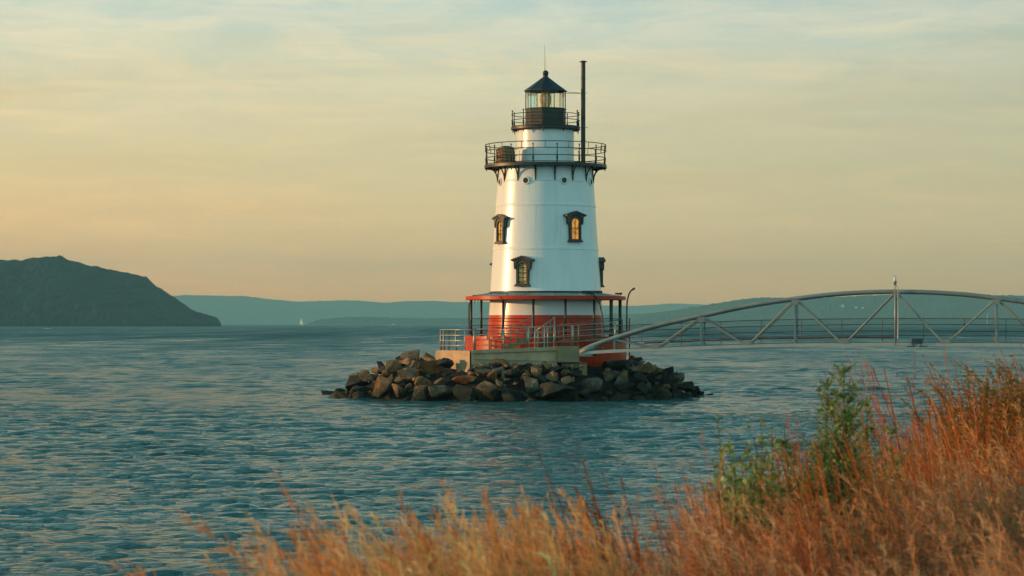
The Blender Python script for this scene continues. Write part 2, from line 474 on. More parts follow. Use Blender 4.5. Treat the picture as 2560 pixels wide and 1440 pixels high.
hill('headland', 'dark wooded headland falling steeply to the river on the left',
     [(0,651),(60,651),(95,645),(150,643),(160,645),(185,656),(240,667),(290,679),(345,690),(368,694),(385,712),(400,722),(420,735),(470,770),(480,777),(510,786),(540,795),(548,806),(553,814)],
     3300, 1000, (.003,.024,.029), (.018,.060,.064), tree=4.0, step=2.6, extend=(1500, 0), seed=1)
hill('distant_ridge', 'palest far ridge across the river', [(300,742),(428,740.6),(466,737.5),(520,739),(612,740.6),(675,748.4),(744,754.7),(820,752),(888,751),(962,757),(1025,753),(1087,752.5),(1134,755.6),(1200,754),(1300,760),(1420,766),(1505,764),(1593,765),(1680,759),(1746,761),(1850,768),(2600,775)],
     15000, 800, (.04,.075,.06), (.065,.095,.075), tree=4.5, step=18, extend=(900, 400), seed=2)
hill('far_shore', 'low wooded shore below the palest far ridge', [(770,811),(806,799),(884,794),(1025,797),(1200,797),(1400,794),(1530,788),(1620,785),(1700,784),(1800,786),(2000,787),(2600,786)],
     9300, 500, (.025,.06,.055), (.045,.08,.065), tree=9, step=9, extend=(0, 400), seed=3)
hill('wooded_ridge', 'long wooded ridge behind the footbridge', [(1560,808),(1610,790),(1659,780),(1720,771),(1768,763),(1830,753),(1899,744.5),(1950,746),(2000,748),(2070,745),(2131,741),(2200,738),(2273,735),(2360,736),(2440,738),(2560,741)],
     8200, 700, (.03,.058,.05), (.05,.078,.06), tree=7, step=8, extend=(0, 900), seed=4)

# ------------------------------------------------------------------ shore bank
EDGE = [(-3.0, -6), (-2.2, 0), (-.9, 4), (-.46, 6.2), (-.30, 7.2), (-.06, 8.4), (.18, 9.2), (.55, 9.8), (1.0, 11), (1.75, 12.8), (2.9, 17), (4.6, 23.5), (7.6, 31), (13, 45), (22, 72), (31, 103), (36, 125), (64, 205)]
ey = np.array([p[1] for p in EDGE], float); ex = np.array([p[0] for p in EDGE], float)
def edge_x(y): return float(np.interp(y, ey, ex))
def ground_z(x, y):
    d = x - edge_x(y)            # positive inland
    z = 2.04 + .10*noise.noise(Vector((x*.4, y*.4, 3))) + max(0, d)*.03
    if y > 90: z += .55*min(1, (y-90)/10)
    if d < 0: z -= (-d)*.9 + .25*min(1, -d)
    return max(-1.2, z)
def bank():
    ys = np.concatenate([np.arange(-8, 34, .5), np.arange(34, 200, 3)])
    ds = np.concatenate([np.linspace(-4.5, 0, 10), np.linspace(0, 12, 16)[1:], [20, 45, 120]])
    mb = MB(); n = len(ds)
    for y in ys:
        e = edge_x(y)
        for d in ds: mb.v.append((e+d, y, ground_z(e+d, y)))
    for j in range(len(ys)-1):
        for i in range(n-1): mb.face((j*n+i, j*n+i+1, (j+1)*n+i+1, (j+1)*n+i), True)
    m = mat('bank_soil', (.055,.04,.022), (.10,.07,.035), rough=1.0, scale=4, bump=.05, bscale=12, spec=.1)
    o = mb.build('bank', m)
    tag(o, 'grassy shore bank', 'ground', kind='structure')
bank()

# ------------------------------------------------------------------ the rock island
IC = (0.2, 121.3)
def mound_z(x, y):
    ax, ay = x - IC[0], (y - IC[1])/(1.06 if y < IC[1] else .95)
    r = math.hypot(ax, ay)
    r *= 1 + .05*noise.noise(Vector((ax*.2, ay*.2, 0)))
    return float(np.interp(r, [0, 5.0, 6.2, 7.2, 8.3, 9.2, 10, 11], [1.6, 1.55, 1.35, .9, .15, -.45, -1.0, -1.8]))
def island():
    mb = MB(); n = 48
    rs = np.linspace(0, 11.4, 24)
    for r in rs:
        for k in range(n):
            a = 2*math.pi*k/n
            x = IC[0] + r*math.cos(a); y = IC[1] + (1.06 if a > math.pi else .95)*r*math.sin(a)
            mb.v.append((x, y, mound_z(x, y) + .12*noise.noise(Vector((x*1.5, y*1.5, 1)))))
    for j in range(len(rs)-1):
        for k in range(n): mb.face((j*n+k, j*n+(k+1) % n, (j+1)*n+(k+1) % n, (j+1)*n+k), False)
    m = mat('rubble_fill', (.006,.006,.005), (.016,.015,.011), rough=.95, scale=3, bump=.12, bscale=6)  # near black: the deep shade between boulders is put into this colour
    o = mb.build('islet_ground', m)
    tag(o, 'rubble core of the islet beneath the boulders', 'ground', kind='structure')
island()

def rock_mat(name, a, b, c):
    m = bpy.data.materials.new(name); m.use_nodes = True
    nt = m.node_tree; p = nt.nodes['Principled BSDF']
    p.inputs['Roughness'].default_value = .85
    g = N(nt, 'ShaderNodeNewGeometry')
    oi = N(nt, 'ShaderNodeObjectInfo')
    ad = N(nt, 'ShaderNodeVectorMath', {0: g.outputs['Position'], 1: oi.outputs['Location']}, operation='ADD')
    n1 = N(nt, 'ShaderNodeTexNoise', {'Vector': ad.outputs[0], 'Scale': 1.6, 'Detail': 7.0, 'Roughness': .65})
    col = ramp(nt, n1.outputs[0], [(.32, a), (.52, b), (.72, c)])
    n2 = N(nt, 'ShaderNodeTexNoise', {'Vector': ad.outputs[0], 'Scale': 9.0, 'Detail': 5.0})
    col = mixc(nt, .35, col, ramp(nt, n2.outputs[0], [(.35, .02), (.65, .5)]), 'OVERLAY')
    # algae and wet tide band on the lowest stone
    sp = N(nt, 'ShaderNodeSeparateXYZ', {0: g.outputs['Position']})
    zz = math_(nt, 'ADD', sp.outputs[2], math_(nt, 'MULTIPLY', math_(nt, 'SUBTRACT', n1.outputs[0], .5), 1.2))
    tide = N(nt, 'ShaderNodeMapRange', {0: zz, 1: 1.0, 2: .40})
    moss = ramp(nt, n2.outputs[0], [(.4, (.016,.017,.010)), (.7, (.040,.042,.016))])
    col = mixc(nt, math_(nt, 'MULTIPLY', tide.outputs[0], .93), col, moss)
    nt.links.new(col, p.inputs['Base Color'])
    n3 = N(nt, 'ShaderNodeTexNoise', {'Vector': ad.outputs[0], 'Scale': 4.0, 'Detail': 8.0, 'Roughness': .7})
    bp = N(nt, 'ShaderNodeBump', {'Height': n3.outputs[0], 'Strength': 1.0, 'Distance': .09})
    nt.links.new(bp.outputs[0], p.inputs['Normal'])
    return m
ROCKM = {'brown': rock_mat('rock_brown', (.11,.062,.03), (.32,.18,.085), (.50,.32,.17)),
         'rusty': rock_mat('rock_rusty', (.16,.065,.022), (.36,.16,.055), (.46,.25,.11)),
         'grey': rock_mat('rock_grey', (.055,.048,.034), (.17,.14,.095), (.35,.28,.19)),
         'dark': rock_mat('rock_dark', (.012,.014,.012), (.034,.035,.028), (.075,.07,.052))}
rocks = []
def rock(x, y, z, size, tone, rz=None, tilt=.35, flat=.75, label=None, seed=None, pts=None):
    rnd = random.Random(seed if seed is not None else len(rocks)*17 + 3)
    bm = bmesh.new()
    if pts is None:
        for _ in range(rnd.choice((9, 10, 12))):
            v = Vector((rnd.gauss(0,1), rnd.gauss(0,1), rnd.gauss(0,1))).normalized()
            v = Vector([math.copysign(abs(c)**.7, c) for c in v]) * rnd.uniform(.72, 1)
            bm.verts.new(v)
    else:
        for p in pts: bm.verts.new(p)
    bmesh.ops.convex_hull(bm, input=bm.verts)
    bmesh.ops.delete(bm, geom=[v for v in bm.verts if not v.link_faces], context='VERTS')
    bmesh.ops.dissolve_limit(bm, angle_limit=.12, verts=bm.verts, edges=bm.edges)
    bmesh.ops.bevel(bm, geom=list(bm.edges), offset=.05, segments=1, affect='EDGES', clamp_overlap=True)
    bmesh.ops.triangulate(bm, faces=bm.faces)
    bmesh.ops.subdivide_edges(bm, edges=bm.edges, cuts=1, use_grid_fill=True)
    sx, sy, sz = (size if hasattr(size, '__len__') else (size*rnd.uniform(.95,1.55), size*rnd.uniform(.85,1.1), size*flat*rnd.uniform(.62,1.15)))
    for v in bm.verts:
        k = 1 + .07*noise.noise(v.co*2.3 + Vector((len(rocks)*3.1,0,0)))
        v.co = Vector((v.co.x*sx*k, v.co.y*sy*k, v.co.z*sz*k))
    me = bpy.data.meshes.new('boulder'); bm.to_mesh(me); bm.free()
    me.materials.append(ROCKM[tone])
    o = bpy.data.objects.new('boulder', me); COL.objects.link(o)
    o.location = (x, y, z)
    o.rotation_euler = (rnd.uniform(-tilt, tilt), rnd.uniform(-tilt, tilt), rnd.uniform(0, 6.28) if rz is None else rz)
    rocks.append((o, max(sx, sy, sz), tone, label))
    return o
def hand_rock(px, py, w, h, tone, label, Y=None, tilt=.12, dz=0):
    """a boulder whose middle is seen at px, py and which is w by h pixels there"""
    if Y is None:                # lies on the slope of the islet facing the camera
        Y = 118.0
        for k in range(120):
            if mound_z(XX(px, Y), Y) + .38 < ZZ(py, Y): break
            Y -= .06
    s = Y/FPX
    p = V(px, py, Y)
    return rock(p.x, p.y, p.z + dz, (w*s*.58, (w+h)*.27*s, h*s*.60), tone, rz=random.uniform(-.4,.4), tilt=tilt, label=label)
LANDMARK = [
    (962, 972, 62, 70, 'rusty', 'tall rust brown boulder with a pale face left of the waterline row'),
    (908, 984, 80, 40, 'dark', 'long dark mossy slab sloping to the water at the islet left'),
    (1050, 985, 52, 48, 'brown', 'brown block at the waterline right of the tall rust boulder'),
    (1012, 948, 60, 46, 'grey', 'grey brown boulder above the waterline row on the left'),
    (1072, 920, 56, 50, 'rusty', 'tall orange brown boulder at the foot of the sunlit concrete block'),
    (1095, 985, 66, 52, 'grey', 'mossy grey boulder with a flat top at the waterline'),
    (1165, 984, 70, 60, 'dark', 'large dark boulder with a pale sloping edge at the waterline'),
    (1218, 985, 60, 64, 'brown', 'big upright brown boulder at the waterline below the concrete wall'),
    (1272, 980, 62, 66, 'dark', 'big dark pointed boulder at the waterline in the middle of the islet'),
    (1165, 948, 74, 30, 'rusty', 'low flat orange boulder in the middle of the slope'),
    (1232, 942, 26, 32, 'rusty', 'small bright orange stone among dark boulders'),
    (1340, 928, 30, 34, 'brown', 'small upright brown stone with a lit face under the concrete wall'),
    (1395, 982, 110, 50, 'dark', 'broad dark boulder with a greenish top at the waterline'),
    (1250, 908, 44, 30, 'brown', 'pale brown stone against the foot of the concrete wall'),
    (1218, 905, 24, 28, 'brown', 'small standing stone against the foot of the concrete wall'),
    (1030, 888, 62, 34, 'grey', 'rounded grey boulder on the islet top left of the sunlit concrete block'),
    (1075, 886, 44, 30, 'brown', 'brown boulder wedged beside the sunlit concrete block'),
    (975, 918, 56, 40, 'brown', 'sunlit brown boulder high on the left flank of the islet'),
    (915, 940, 50, 30, 'brown', 'rounded brown boulder low on the left flank of the islet'),
    (820, 980, 40, 12, 'dark', 'low dark rock awash at the left tip of the islet'),
    (860, 984, 46, 20, 'dark', 'dark sloping rock near the left tip of the islet'),
    (1537, 909, 74, 40, 'dark', 'large dark slab leaning against the red base on its right'),
    (1605, 920, 70, 30, 'brown', 'flat pale brown slab beside the large dark leaning slab'),
    (1672, 940, 46, 50, 'dark', 'dark pointed rock standing up on the right slope'),
    (1710, 965, 56, 34, 'dark', 'dark rock low on the right slope behind the last pointed rock'),
    (1736, 978, 46, 26, 'dark', 'dark rock sloping down to the right tip of the islet'),
    (1754, 985, 34, 16, 'dark', 'small dark rock just before the right tip of the islet'),
    (1768, 989, 36, 10, 'dark', 'low dark rock awash at the right tip of the islet'),
    (1480, 962, 62, 46, 'grey', 'grey boulder with a pale top facet right of the islet middle'),
    (1420, 958, 40, 34, 'brown', 'brown boulder with a pale facet above the broad greenish boulder'),
    (1545, 962, 52, 50, 'grey', 'upright grey boulder on the right half of the slope'),
    (1110, 908, 56, 26, 'dark', 'dark flat stone leaning on the sunlit concrete block'),
]
yd = {(1030,888):120.5, (1075,886):118.6, (820,980):124.0, (860,984):121.6, (1530,912):116.2, (1605,920):117.8, (1672,940):118.0, (1710,965):118.2, (1768,989):121.5, (1736,978):119.6, (1754,985):120.6, (1110,908):115.6, (975,918):117.5, (915,940):118.0, (908,984):117.0}
for px, py, w, h, tone, lab in LANDMARK:
    hand_rock(px, py, w, h, tone, lab, Y=yd.get((px, py)))
taken = [(o.location.x, o.location.y, s*.8) for o, s, _, _ in rocks]
rr = random.Random(21)
wx_ = lambda px: XX(px, 114.7)
def blocked(x, y):
    if 3.3 < x < 4.45 and 114.2 < y < 118.5: return True
    if (x - 1.7)**2 + (y - 121.4)**2 < 4.1**2: return True
    if -3.8 < x < 3.8 and 114.95 < y < 119: return True
    return False
def fill(n, smin, smax, rmin, rmax, back=False, gap=.78):
    cnt = 0
    for _ in range(n*60):
        if cnt >= n: break
        a = rr.uniform(0, 2*math.pi)
        r = math.sqrt(rr.uniform(rmin**2, rmax**2))
        x, y = IC[0] + r*math.cos(a), IC[1] + (1.06 if a > math.pi else .95)*r*math.sin(a)
        if (y > 121.5) != back or blocked(x, y): continue
        s = rr.uniform(smin, smax)
        if any((x-a_)**2 + (y-b_)**2 < ((s+c_)*gap)**2 for a_, b_, c_ in taken): continue
        lit = rr.random()
        tone = 'dark' if lit < .26 else 'grey' if lit < .55 else 'brown' if lit < .86 else 'rusty'
        if x > 4.5 and rr.random() < .5: tone = 'dark'
        rock(x, y, mound_z(x, y) + .16 + s*.24, s, tone, flat=.85, tilt=.5)
        taken.append((x, y, s)); cnt += 1
fill(24, .42, .66, 7.4, 9.3)
fill(80, .26, .46, 5.4, 9.5, gap=.72)
fill(130, .15, .28, 4.6, 9.5, gap=.66)
fill(22, .4, .7, 6.0, 9.4, back=True)
for k in range(26):              # small stones banked against the foot of the wall
    x = wx_(1180 + 11*k + rr.uniform(-4, 4)); y = 114.72 + rr.uniform(-.25, .05); s_ = rr.uniform(.14, .30)
    rock(x, y, 1.50 + rr.uniform(0, .16), s_, rr.choice(['dark','grey','brown','dark','brown']), flat=.85)


# label every boulder by what sets it apart
WORDS = 'leftmost second third fourth fifth sixth seventh eighth ninth tenth eleventh twelfth thirteenth fourteenth fifteenth sixteenth seventeenth eighteenth nineteenth twentieth twenty-first twenty-second twenty-third twenty-fourth twenty-fifth twenty-sixth'.split()
def zone(o):
    y = o.location.y; px = 1280 + o.location.x/y*FPX; z = o.location.z
    if y > 121.5: return 'on the far side of the islet'
    if px < 1000: side = 'left flank'
    elif px < 1185: side = 'slope under the sunlit block'
    elif px < 1400: side = 'slope under the long wall'
    elif px < 1580: side = 'slope under the bridge end'
    else: side = 'right flank'
    return ('at the waterline, ' if z < .25 else 'halfway up, ' if z < 1.0 else 'high up, ') + side
classes = {}
for o, s, tone, lab in rocks:
    o['category'] = 'boulder'; o['group'] = 'boulders heaped around the lighthouse'
    if lab: o['label'] = lab; continue
    big = 'large' if s > .68 else 'medium' if s > .42 else 'small'
    classes.setdefault((big, tone, zone(o)), []).append(o)
for (big, tone, zn), lst in classes.items():
    lst.sort(key=lambda o: o.location.x/o.location.y)
    for i, o in enumerate(lst):
        base = f'{big} {tone} boulder {zn}'
        o['label'] = base if len(lst) == 1 else (WORDS[i] + (' ' if i == 0 else ' from left ') + base)

# ------------------------------------------------------------------ lighthouse
LX, LY = XX(1364, 121.4), 121.4
LC = (LX, LY, 0)
def lz(py): return ZZ(py, LY)
PXM = FPX/LY
def lr(px): return px/PXM
def pol(r, deg, z): a = R(deg); return Vector((LX + r*math.sin(a), LY - r*math.cos(a), z))

lh = thing('lighthouse', (LX, LY, 0), 'white conical iron lighthouse with a black lantern and red base on the rock islet', 'lighthouse')
z_base, z_red, z_roof_in, z_deck = lz(840), lz(788), lz(734), lz(412)
def r_wall(z):                   # the cone of the tower
    return lr(138.5) + (lr(120) - lr(138.5)) * (z - lz(735))/(lz(450) - lz(735))
# tower shell with overlapping plate seams at three heights
mb = MB(); prof = [(r_wall(z_red), z_red)]
for py in (735, 625, 517, 457):
    z = lz(py); r = r_wall(z)
    prof += [(r, z-.03), (r+.03, z-.025), (r+.012, z+.10), (r, z+.105)]
prof += [(r_wall(z_deck), z_deck - .02)]
mb.lathe(prof, LC, n=128)
# vertical lap seams of the plates, staggered
for i, (y0, y1, offs) in enumerate(((735, 625, 18), (625, 517, -12), (517, 457, 40), (457, 415, 5))):
    for k in range(6):
        a = offs + 60*k
        za, zb = lz(y0)+.04, lz(y1)-.04
        mb.tube([pol(r_wall(za)+.001, a, za), pol(r_wall(zb)+.001, a, zb)], .008, 4, smooth=False)
mb.build('tower_wall', M_white, lh)
mb = MB().lathe([(r_wall(z_base)+.02, z_base-.05), (r_wall(z_red)+.004, z_red)], LC, n=128)
tag(mb.build('tower_foot', M_red, lh), 'red painted foot of the tower wall')
# red iron foundation drum with horizontal plate joints
rc = lr(202)
mb = MB().lathe([(rc+.05, -.6), (rc+.05, .35), (rc, .38), (rc, 1.2), (rc+.025, 1.22), (rc+.025, 1.3), (rc, 1.32), (rc, z_base-.16), (rc+.06, z_base-.14), (rc+.06, z_base), (r_wall(z_base)-.1, z_base+.004)], LC, n=96)
drum = mb.build('foundation_drum', M_red, lh)
mb = MB()
for a in (88, 92.5):
    mb.tube([pol(rc+.16, a, .4), pol(rc+.16, a, z_base+.9)], .028, 6)
for k in range(12):
    z = .6 + k*.3
    mb.tube([pol(rc+.16, 88, z), pol(rc+.16, 92.5, z)], .015, 5)
mb.build('ladder', M_redtrim, drum)
# porch roof: shallow cone with red fascia
re = lr(198.5); ze = lz(745)
mb = MB().lathe([(r_wall(z_roof_in)-.02, z_roof_in+.02), (re-.02, ze+.05), (re-.02, ze-.02), (r_wall(ze)-.02, z_roof_in-.10)], LC, n=96)
for k in range(15):
    a = 5 + 24*k
    mb.tube([pol(r_wall(z_roof_in), a, z_roof_in+.03), pol(re-.04, a, ze+.06)], .014, 4)
prf = mb.build('porch_roof', M_roofgrey, lh)
MB().lathe([(re-.02, ze+.075), (re+.03, ze+.075), (re+.03, ze-.10), (re-.02, ze-.10)], LC, n=96, closed=True).build('fascia', M_redtrim, prf)
MB().lathe([(r_wall(z_roof_in)+.01, z_roof_in-.02), (r_wall(z_roof_in)+.05, z_roof_in+.01), (r_wall(z_roof_in)+.05, z_roof_in+.06), (r_wall(z_roof_in)+.01, z_roof_in+.1)], LC, n=96).build('flashing', M_roofblue, prf)
# porch posts and rails
rp = lr(186)
POSTS = [-87, -59, -34.6, -10, 14.2, 38.8, 58.5, 87, 115, 140, 165, 190, 212]
for a in POSTS:
    th = .062 if a != 87 else .085
    mb = MB().tube([pol(rp, a, z_base), pol(rp, a, z_base+.12)], th*1.5, 8).tube([pol(rp, a, z_base+.12), pol(rp, a, ze-.14)], th, 8)
    mb.tube([pol(rp, a, ze-.14), pol(rp, a, ze-.02)], th*1.5, 8)
    mb.build('porch_post', M_brown, lh)
mb = MB().tube([pol(rp-.05, -88, ze-.06), pol(rp+.12, -93, ze-.33), pol(rp+.12, -93, z_base-.6)], .04, 6)
mb.build('downpipe', M_brown, lh)
def arc(mb, r, a0, a1, z, rad, n=None):
    n = n or max(3, int(abs(a1-a0)/5))
    return mb.tube([pol(r, a0+(a1-a0)*i/n, z) for i in range(n+1)], rad, 6)
for a0, a1 in ((-87, -10), (2, 248)):
    mb = MB()
    for z in (lz(797), lz(813), lz(827)): arc(mb, rp, a0, a1, z, .022)
    mb.build('porch_railing', M_black, lh)
# main gallery
rg = lr(153); zg = lz(413)
gal = MB().lathe([(lr(68), zg-.02), (rg-.04, zg-.02), (rg, zg-.03), (rg, zg-.17), (rg-.1, zg-.17), (rg-.1, zg-.08), (lr(110), zg-.09), (lr(110), zg-.02)], LC, n=96).build('main_gallery', M_black, lh)
GA = [10 + 22.5*k for k in range(16)]
for a in GA:
    mb = MB(); rw = r_wall(zg-.9)+.03; hgt = .84
    mb.tube([pol(rw, a, zg-hgt-.05), pol(r_wall(zg)+.03, a, zg-.1)], .035, 6)
    pts = []
    for i in range(9):
        u = i/8*math.pi/2
        pts.append(pol(rw + (rg-.12-rw)*(1-math.cos(u)), a, zg-hgt+.02 + (hgt-.14)*math.sin(u)))
    mb.tube(pts, .036, 6)
    mb.tube([pol(rg-.03, a, zg-.17), pol(rg-.03, a, zg-.27)], [.05, .012], 6)
    mb.build('bracket', M_black, gal)
def gallery_rail(name, r, z0, angs, heights, post_h, rad, top=None):
    mb = MB()
    for h in heights: mb.ring(r, z0+h, LC, rad)
    if top: mb.ring(r, z0+top, LC, rad*1.05)
    o = mb.build(name, M_black, lh)
    for a in angs:
        b = MB().tube([pol(r, a, z0-.14), pol(r, a, z0+.1), pol(r, a, z0+.12), pol(r, a, z0+.28), pol(r, a, z0+.3), pol(r, a, z0+post_h)], [.035, .035, .05, .05, .026, .024], 6)
        for hb in heights: b.lathe([(0, -.04), (.042, 0), (0, .04)], pol(r, a, z0+hb), 6)
        b.lathe([(.02, 0), (.045, .04), (.02, .08), (0, .10)], pol(r, a, z0+post_h), 8)
        if top:
            a2 = a + 11.25
            b.tube([pol(r, a2, z0+heights[-1]), pol(r, a2, z0+top)], rad*.9, 5)
        b.build('railing_post', M_black, o)
    return o
gallery_rail('gallery_railing', rg-.05, zg, GA, (.02, .33, .68), .82, .021, top=1.0)
# watch room and upper gallery
rw_ = lr(71); zl = lz(319)
mb = MB().lathe([(rw_+.03, zg-.02), (rw_+.03, zg+.08), (rw_, zg+.09), (rw_, zl-.12), (rw_+.05, zl-.10), (rw_+.05, zl-.04)], LC, n=80)
for a in (6, 66, 126, 186, 246, 306): mb.tube([pol(rw_, a, zg+.1), pol(rw_, a, zl-.12)], .008, 4)
mb.build('watch_room_wall', M_white, lh)
ru = lr(86.5)
MB().lathe([(lr(30), zl), (ru, zl), (ru, zl-.12), (ru-.1, zl-.16), (rw_+.02, zl-.05), (lr(30), zl-.05)], LC, n=72).build('lantern_gallery', M_black, lh)
ug = [-5 + 36*k for k in range(10)]
ur = gallery_rail('lantern_railing', ru-.03, zl, ug, (.02, .34, .64), .74, .019)
mb = MB()
for a in ug: mb.tube([pol(ru-.05, a, zl-.1), pol(ru-.05, a, zl-.3)], [.05, .015], 6)
mb.build('drop_finials', M_black, ur)
# lantern: ten-sided
rl = lr(51); ro = R(-11.5); zp = lz(272); zt_ = lz(229)
MB().lathe([(rl, zl-.01), (rl, zp-.06), (rl+.03, zp-.05), (rl+.03, zp), (rl-.1, zp)], LC, n=10, smooth=False, rot=ro).build('lantern_parapet', M_parapet, lh)
lan = MB().lathe([(rl-.03, zp-.01), (rl-.03, zt_+.02)], LC, n=10, smooth=False, rot=ro).build('lantern_glazing', M_glass, lh)
for k in range(10):
    a = -11.5 + 36*k
    MB().tube([pol(rl-.02, a, zp), pol(rl-.02, a, zt_)], .022, 5).build('mullion', M_brown, lan)
lens = MB().lathe([(0, -.42), (.16, -.42), (.2, -.34), (.25, -.2), (.27, -.05), (.27, .1), (.24, .24), (.18, .34), (.1, .42), (0, .44)], (LX, LY, (zp+zt_)/2+.03), n=20)
for k in range(11):
    z = (zp+zt_)/2 + .03 - .36 + k*.072
    rr_ = .27*math.sqrt(max(.05, 1-((k-5)/6.2)**2)) + .01
    lens.ring(rr_, z, LC, .017, n=20, m=5)
le = lens.build('lens', M_lens, lh)
mb = MB().lathe([(.22, zp-.1), (.22, zp+.06), (.1, zp+.08), (.1, zp+.14)], LC, n=16)
for k in range(6): mb.tube([pol(.29, 15+60*k, zp+.06), pol(.29, 15+60*k, zt_-.1)], .014, 5)
mb.build('lens_frame', M_brass, le)
za_ = lz(196)
roof = MB().lathe([(rl-.1, zt_-.01), (rl+.07, zt_+.0), (rl+.07, zt_+.035), (.62, zt_+.37), (.2, za_+.02), (.13, za_+.06), (.13, lz(188)), (0, lz(188))], LC, n=10, smooth=False, rot=ro).build('lantern_roof', M_roofblue, lh)
zb = lz(183)
ball = MB().lathe([(.09, -.26), (.13, -.22), (.08, -.17), (.08, -.14)] + [(.15*math.sin(u), -.15*math.cos(u)) for u in [.6+.255*i for i in range(11)]], (LX, LY, zb), n=20).build('ball_finial', M_black, roof)
MB().tube([(LX-.03, LY, zb+.12), (LX-.03, LY, lz(150)), (LX-.05, LY, lz(113))], [.016, .012, .007], 5).build('lightning_rod', M_black, roof)
# stove pipe standing on the main gallery
cxp = XX(1458, LY-.7); cyp = LY - .7
mb = MB().tube([(cxp, cyp, zg-.02), (cxp, cyp, lz(159))], lr(5.6), 14)
for py in (200, 250, 300, 352): mb.lathe([(lr(5.5), -.03), (lr(6.4), 0), (lr(5.5), .03)], (cxp, cyp, lz(py)), n=12)
pipe = mb.build('chimney_stack', M_brown, lh)
MB().lathe([(.20, 0), (.20, .025), (.06, .075), (0, .08)], (cxp, cyp, lz(159)), n=16).build('cap', M_black, pipe)
MB().tube([(cxp+.18, cyp, lz(236)), (cxp-.1, cyp+.02, lz(236)), pol(rl, 60, lz(232))], .013, 5).build('stay_rod', M_black, pipe)
MB().tube([(cxp+.18, cyp, lz(236.5)), (cxp-.1, cyp+.02, lz(236.5)), pol(rl, 100, lz(233))], .011, 5).build('stay_rod', M_black, pipe)
MB().tube([(cxp+.25, cyp, lz(322)), (cxp-.1, cyp, lz(322)), pol(ru, 65, lz(322))], .013, 5).build('stay_rod', M_black, pipe)

# portholes
for k in range(8):
    a = -24 + 45*k
    z = lz(457.5); r = r_wall(z)
    Mx = Matrix.Translation(pol(r, a, z)) @ Matrix.Rotation(R(a), 4, 'Z') @ Matrix.Rotation(R(90), 4, 'X')
    mb = MB()
    n = 20; prof = [(.13, -.05), (.20, -.05), (.20, .05), (.185, .07), (.14, .07), (.13, .05)]
    vs = []; fs = []
    for r_, h in prof:
        for q in range(n): vs.append((r_*math.cos(6.2832*q/n), r_*math.sin(6.2832*q/n), h))
    for i in range(len(prof)-1):
        for q in range(n): fs.append((i*n+q, i*n+(q+1) % n, (i+1)*n+(q+1) % n, (i+1)*n+q))
    mb.add(vs, fs, True, Mx)
    ph = mb.build('porthole', M_white, lh)
    MB().add([(.135*math.cos(6.2832*q/n), .135*math.sin(6.2832*q/n), .035) for q in range(n)], [tuple(range(n))], False, Mx).build('pane', M_pane if False else M_winglass, ph)

# windows
def arch(w, h0, h1, n=10):       # outline: straight jambs and a round head
    pts = [(-w, h0), (w, h0), (w, h1)]
    for i in range(1, n): u = math.pi*i/n; pts.append((w*math.cos(u), h1 + w*.75*math.sin(u)))
    pts.append((-w, h1))
    return pts
def window(deg, py_top, py_sill, pane_mat, glint=True):
    zs = lz(py_sill); H = lz(py_top) - zs
    r = r_wall(zs + H) - .02
    r0 = r_wall(zs) - .02
    Mx = Matrix.Translation(pol(r0, deg, zs)) @ Matrix.Rotation(R(deg), 4, 'Z')    # local -Y faces outward
    hw = .33; hin = .225
    jam = H*.66
    # frame: two jambs and an arched head, standing out from the plates
    mb = MB()
    n = 10
    inner = [(hin, .10)] + [(hin, jam)] + [(hin*math.cos(math.pi*i/n), jam + hin*.8*math.sin(math.pi*i/n)) for i in range(1, n)] + [(-hin, jam), (-hin, .10)]
    outer = [(hw, .10)] + [(hw, jam)] + [(hw*math.cos(math.pi*i/n), jam + .05 + hw*.85*math.sin(math.pi*i/n)) for i in range(1, n)] + [(-hw, jam), (-hw, .10)]
    m = len(inner); yf, yb = -.13, .35
    vs = [(x, yf, z) for x, z in outer] + [(x, yf, z) for x, z in inner] + [(x, yb, z) for x, z in outer] + [(x, -.03, z) for x, z in inner]
    fs = []
    for i in range(m-1):
        fs += [(i, i+1, m+i+1, m+i), (i+1, i, 2*m+i, 2*m+i+1), (m+i, m+i+1, 3*m+i+1, 3*m+i)]
    fs += [(0, m, 3*m, 2*m), (m-1, 2*m+m-1, 3*m+m-1, 2*m-1)]
    mb.add(vs, fs, False, Mx)
    w = mb.build('window', M_brown, lh)
    MB().box((-.40, -.2, .0), (.40, .30, .07), Mx).box((-.36, -.155, .07), (.36, .30, .13), Mx).build('sill', M_brown, w)
    # hood: low gable over an arch, with drops at the sides
    top = H; ev = H*.86
    hp = [(-.52, ev-.02), (-.52, ev+.05), (0, top), (.52, ev+.05), (.52, ev-.02), (.44, ev-.05), (.44, ev-.30), (.40, ev-.42), (.345, ev-.42)]
    hp += [(.345*math.cos(u), jam+.06 + .30*math.sin(u)) for u in [math.pi*i/8 for i in range(1, 8)]]
    hp += [(-.345, ev-.42), (-.40, ev-.42), (-.44, ev-.30), (-.44, ev-.05)]
    mb = MB().prism(hp, -.17, .30, Mx)
    mb.prism([(-.58, ev-.0), (-.58, ev+.07), (0, top+.05), (.58, ev+.07), (.58, ev-.0), (0, top-.04)], -.23, .28, Mx)
    mb.build('hood', M_brown, w)
    gl = MB().prism(arch(hin+.01, .08, jam), -.055, -.04, Mx).build('pane', pane_mat, w)
    mb = MB()
    for z in (.13, H*.46): mb.box((-hin, -.085, z-.02), (hin, -.056, z+.02), Mx)
    mb.box((-.013, -.08, .10), (.013, -.056, jam+.16), Mx)
    mb.box((-hin, -.078, H*.30-.01), (hin, -.056, H*.30+.01), Mx)
    for s in (-1, 1): mb.box((s*hin-.022, -.086, .10), (s*hin+.022, -.056, jam), Mx)
    mb.build('sash', M_sash, w)
    return w
window(-57.8, 541, 612, M_glint)
window(32.3, 535, 609, M_lit)
window(-24.5, 645, 718, M_glint)
window(97, 645, 718, M_winglass)
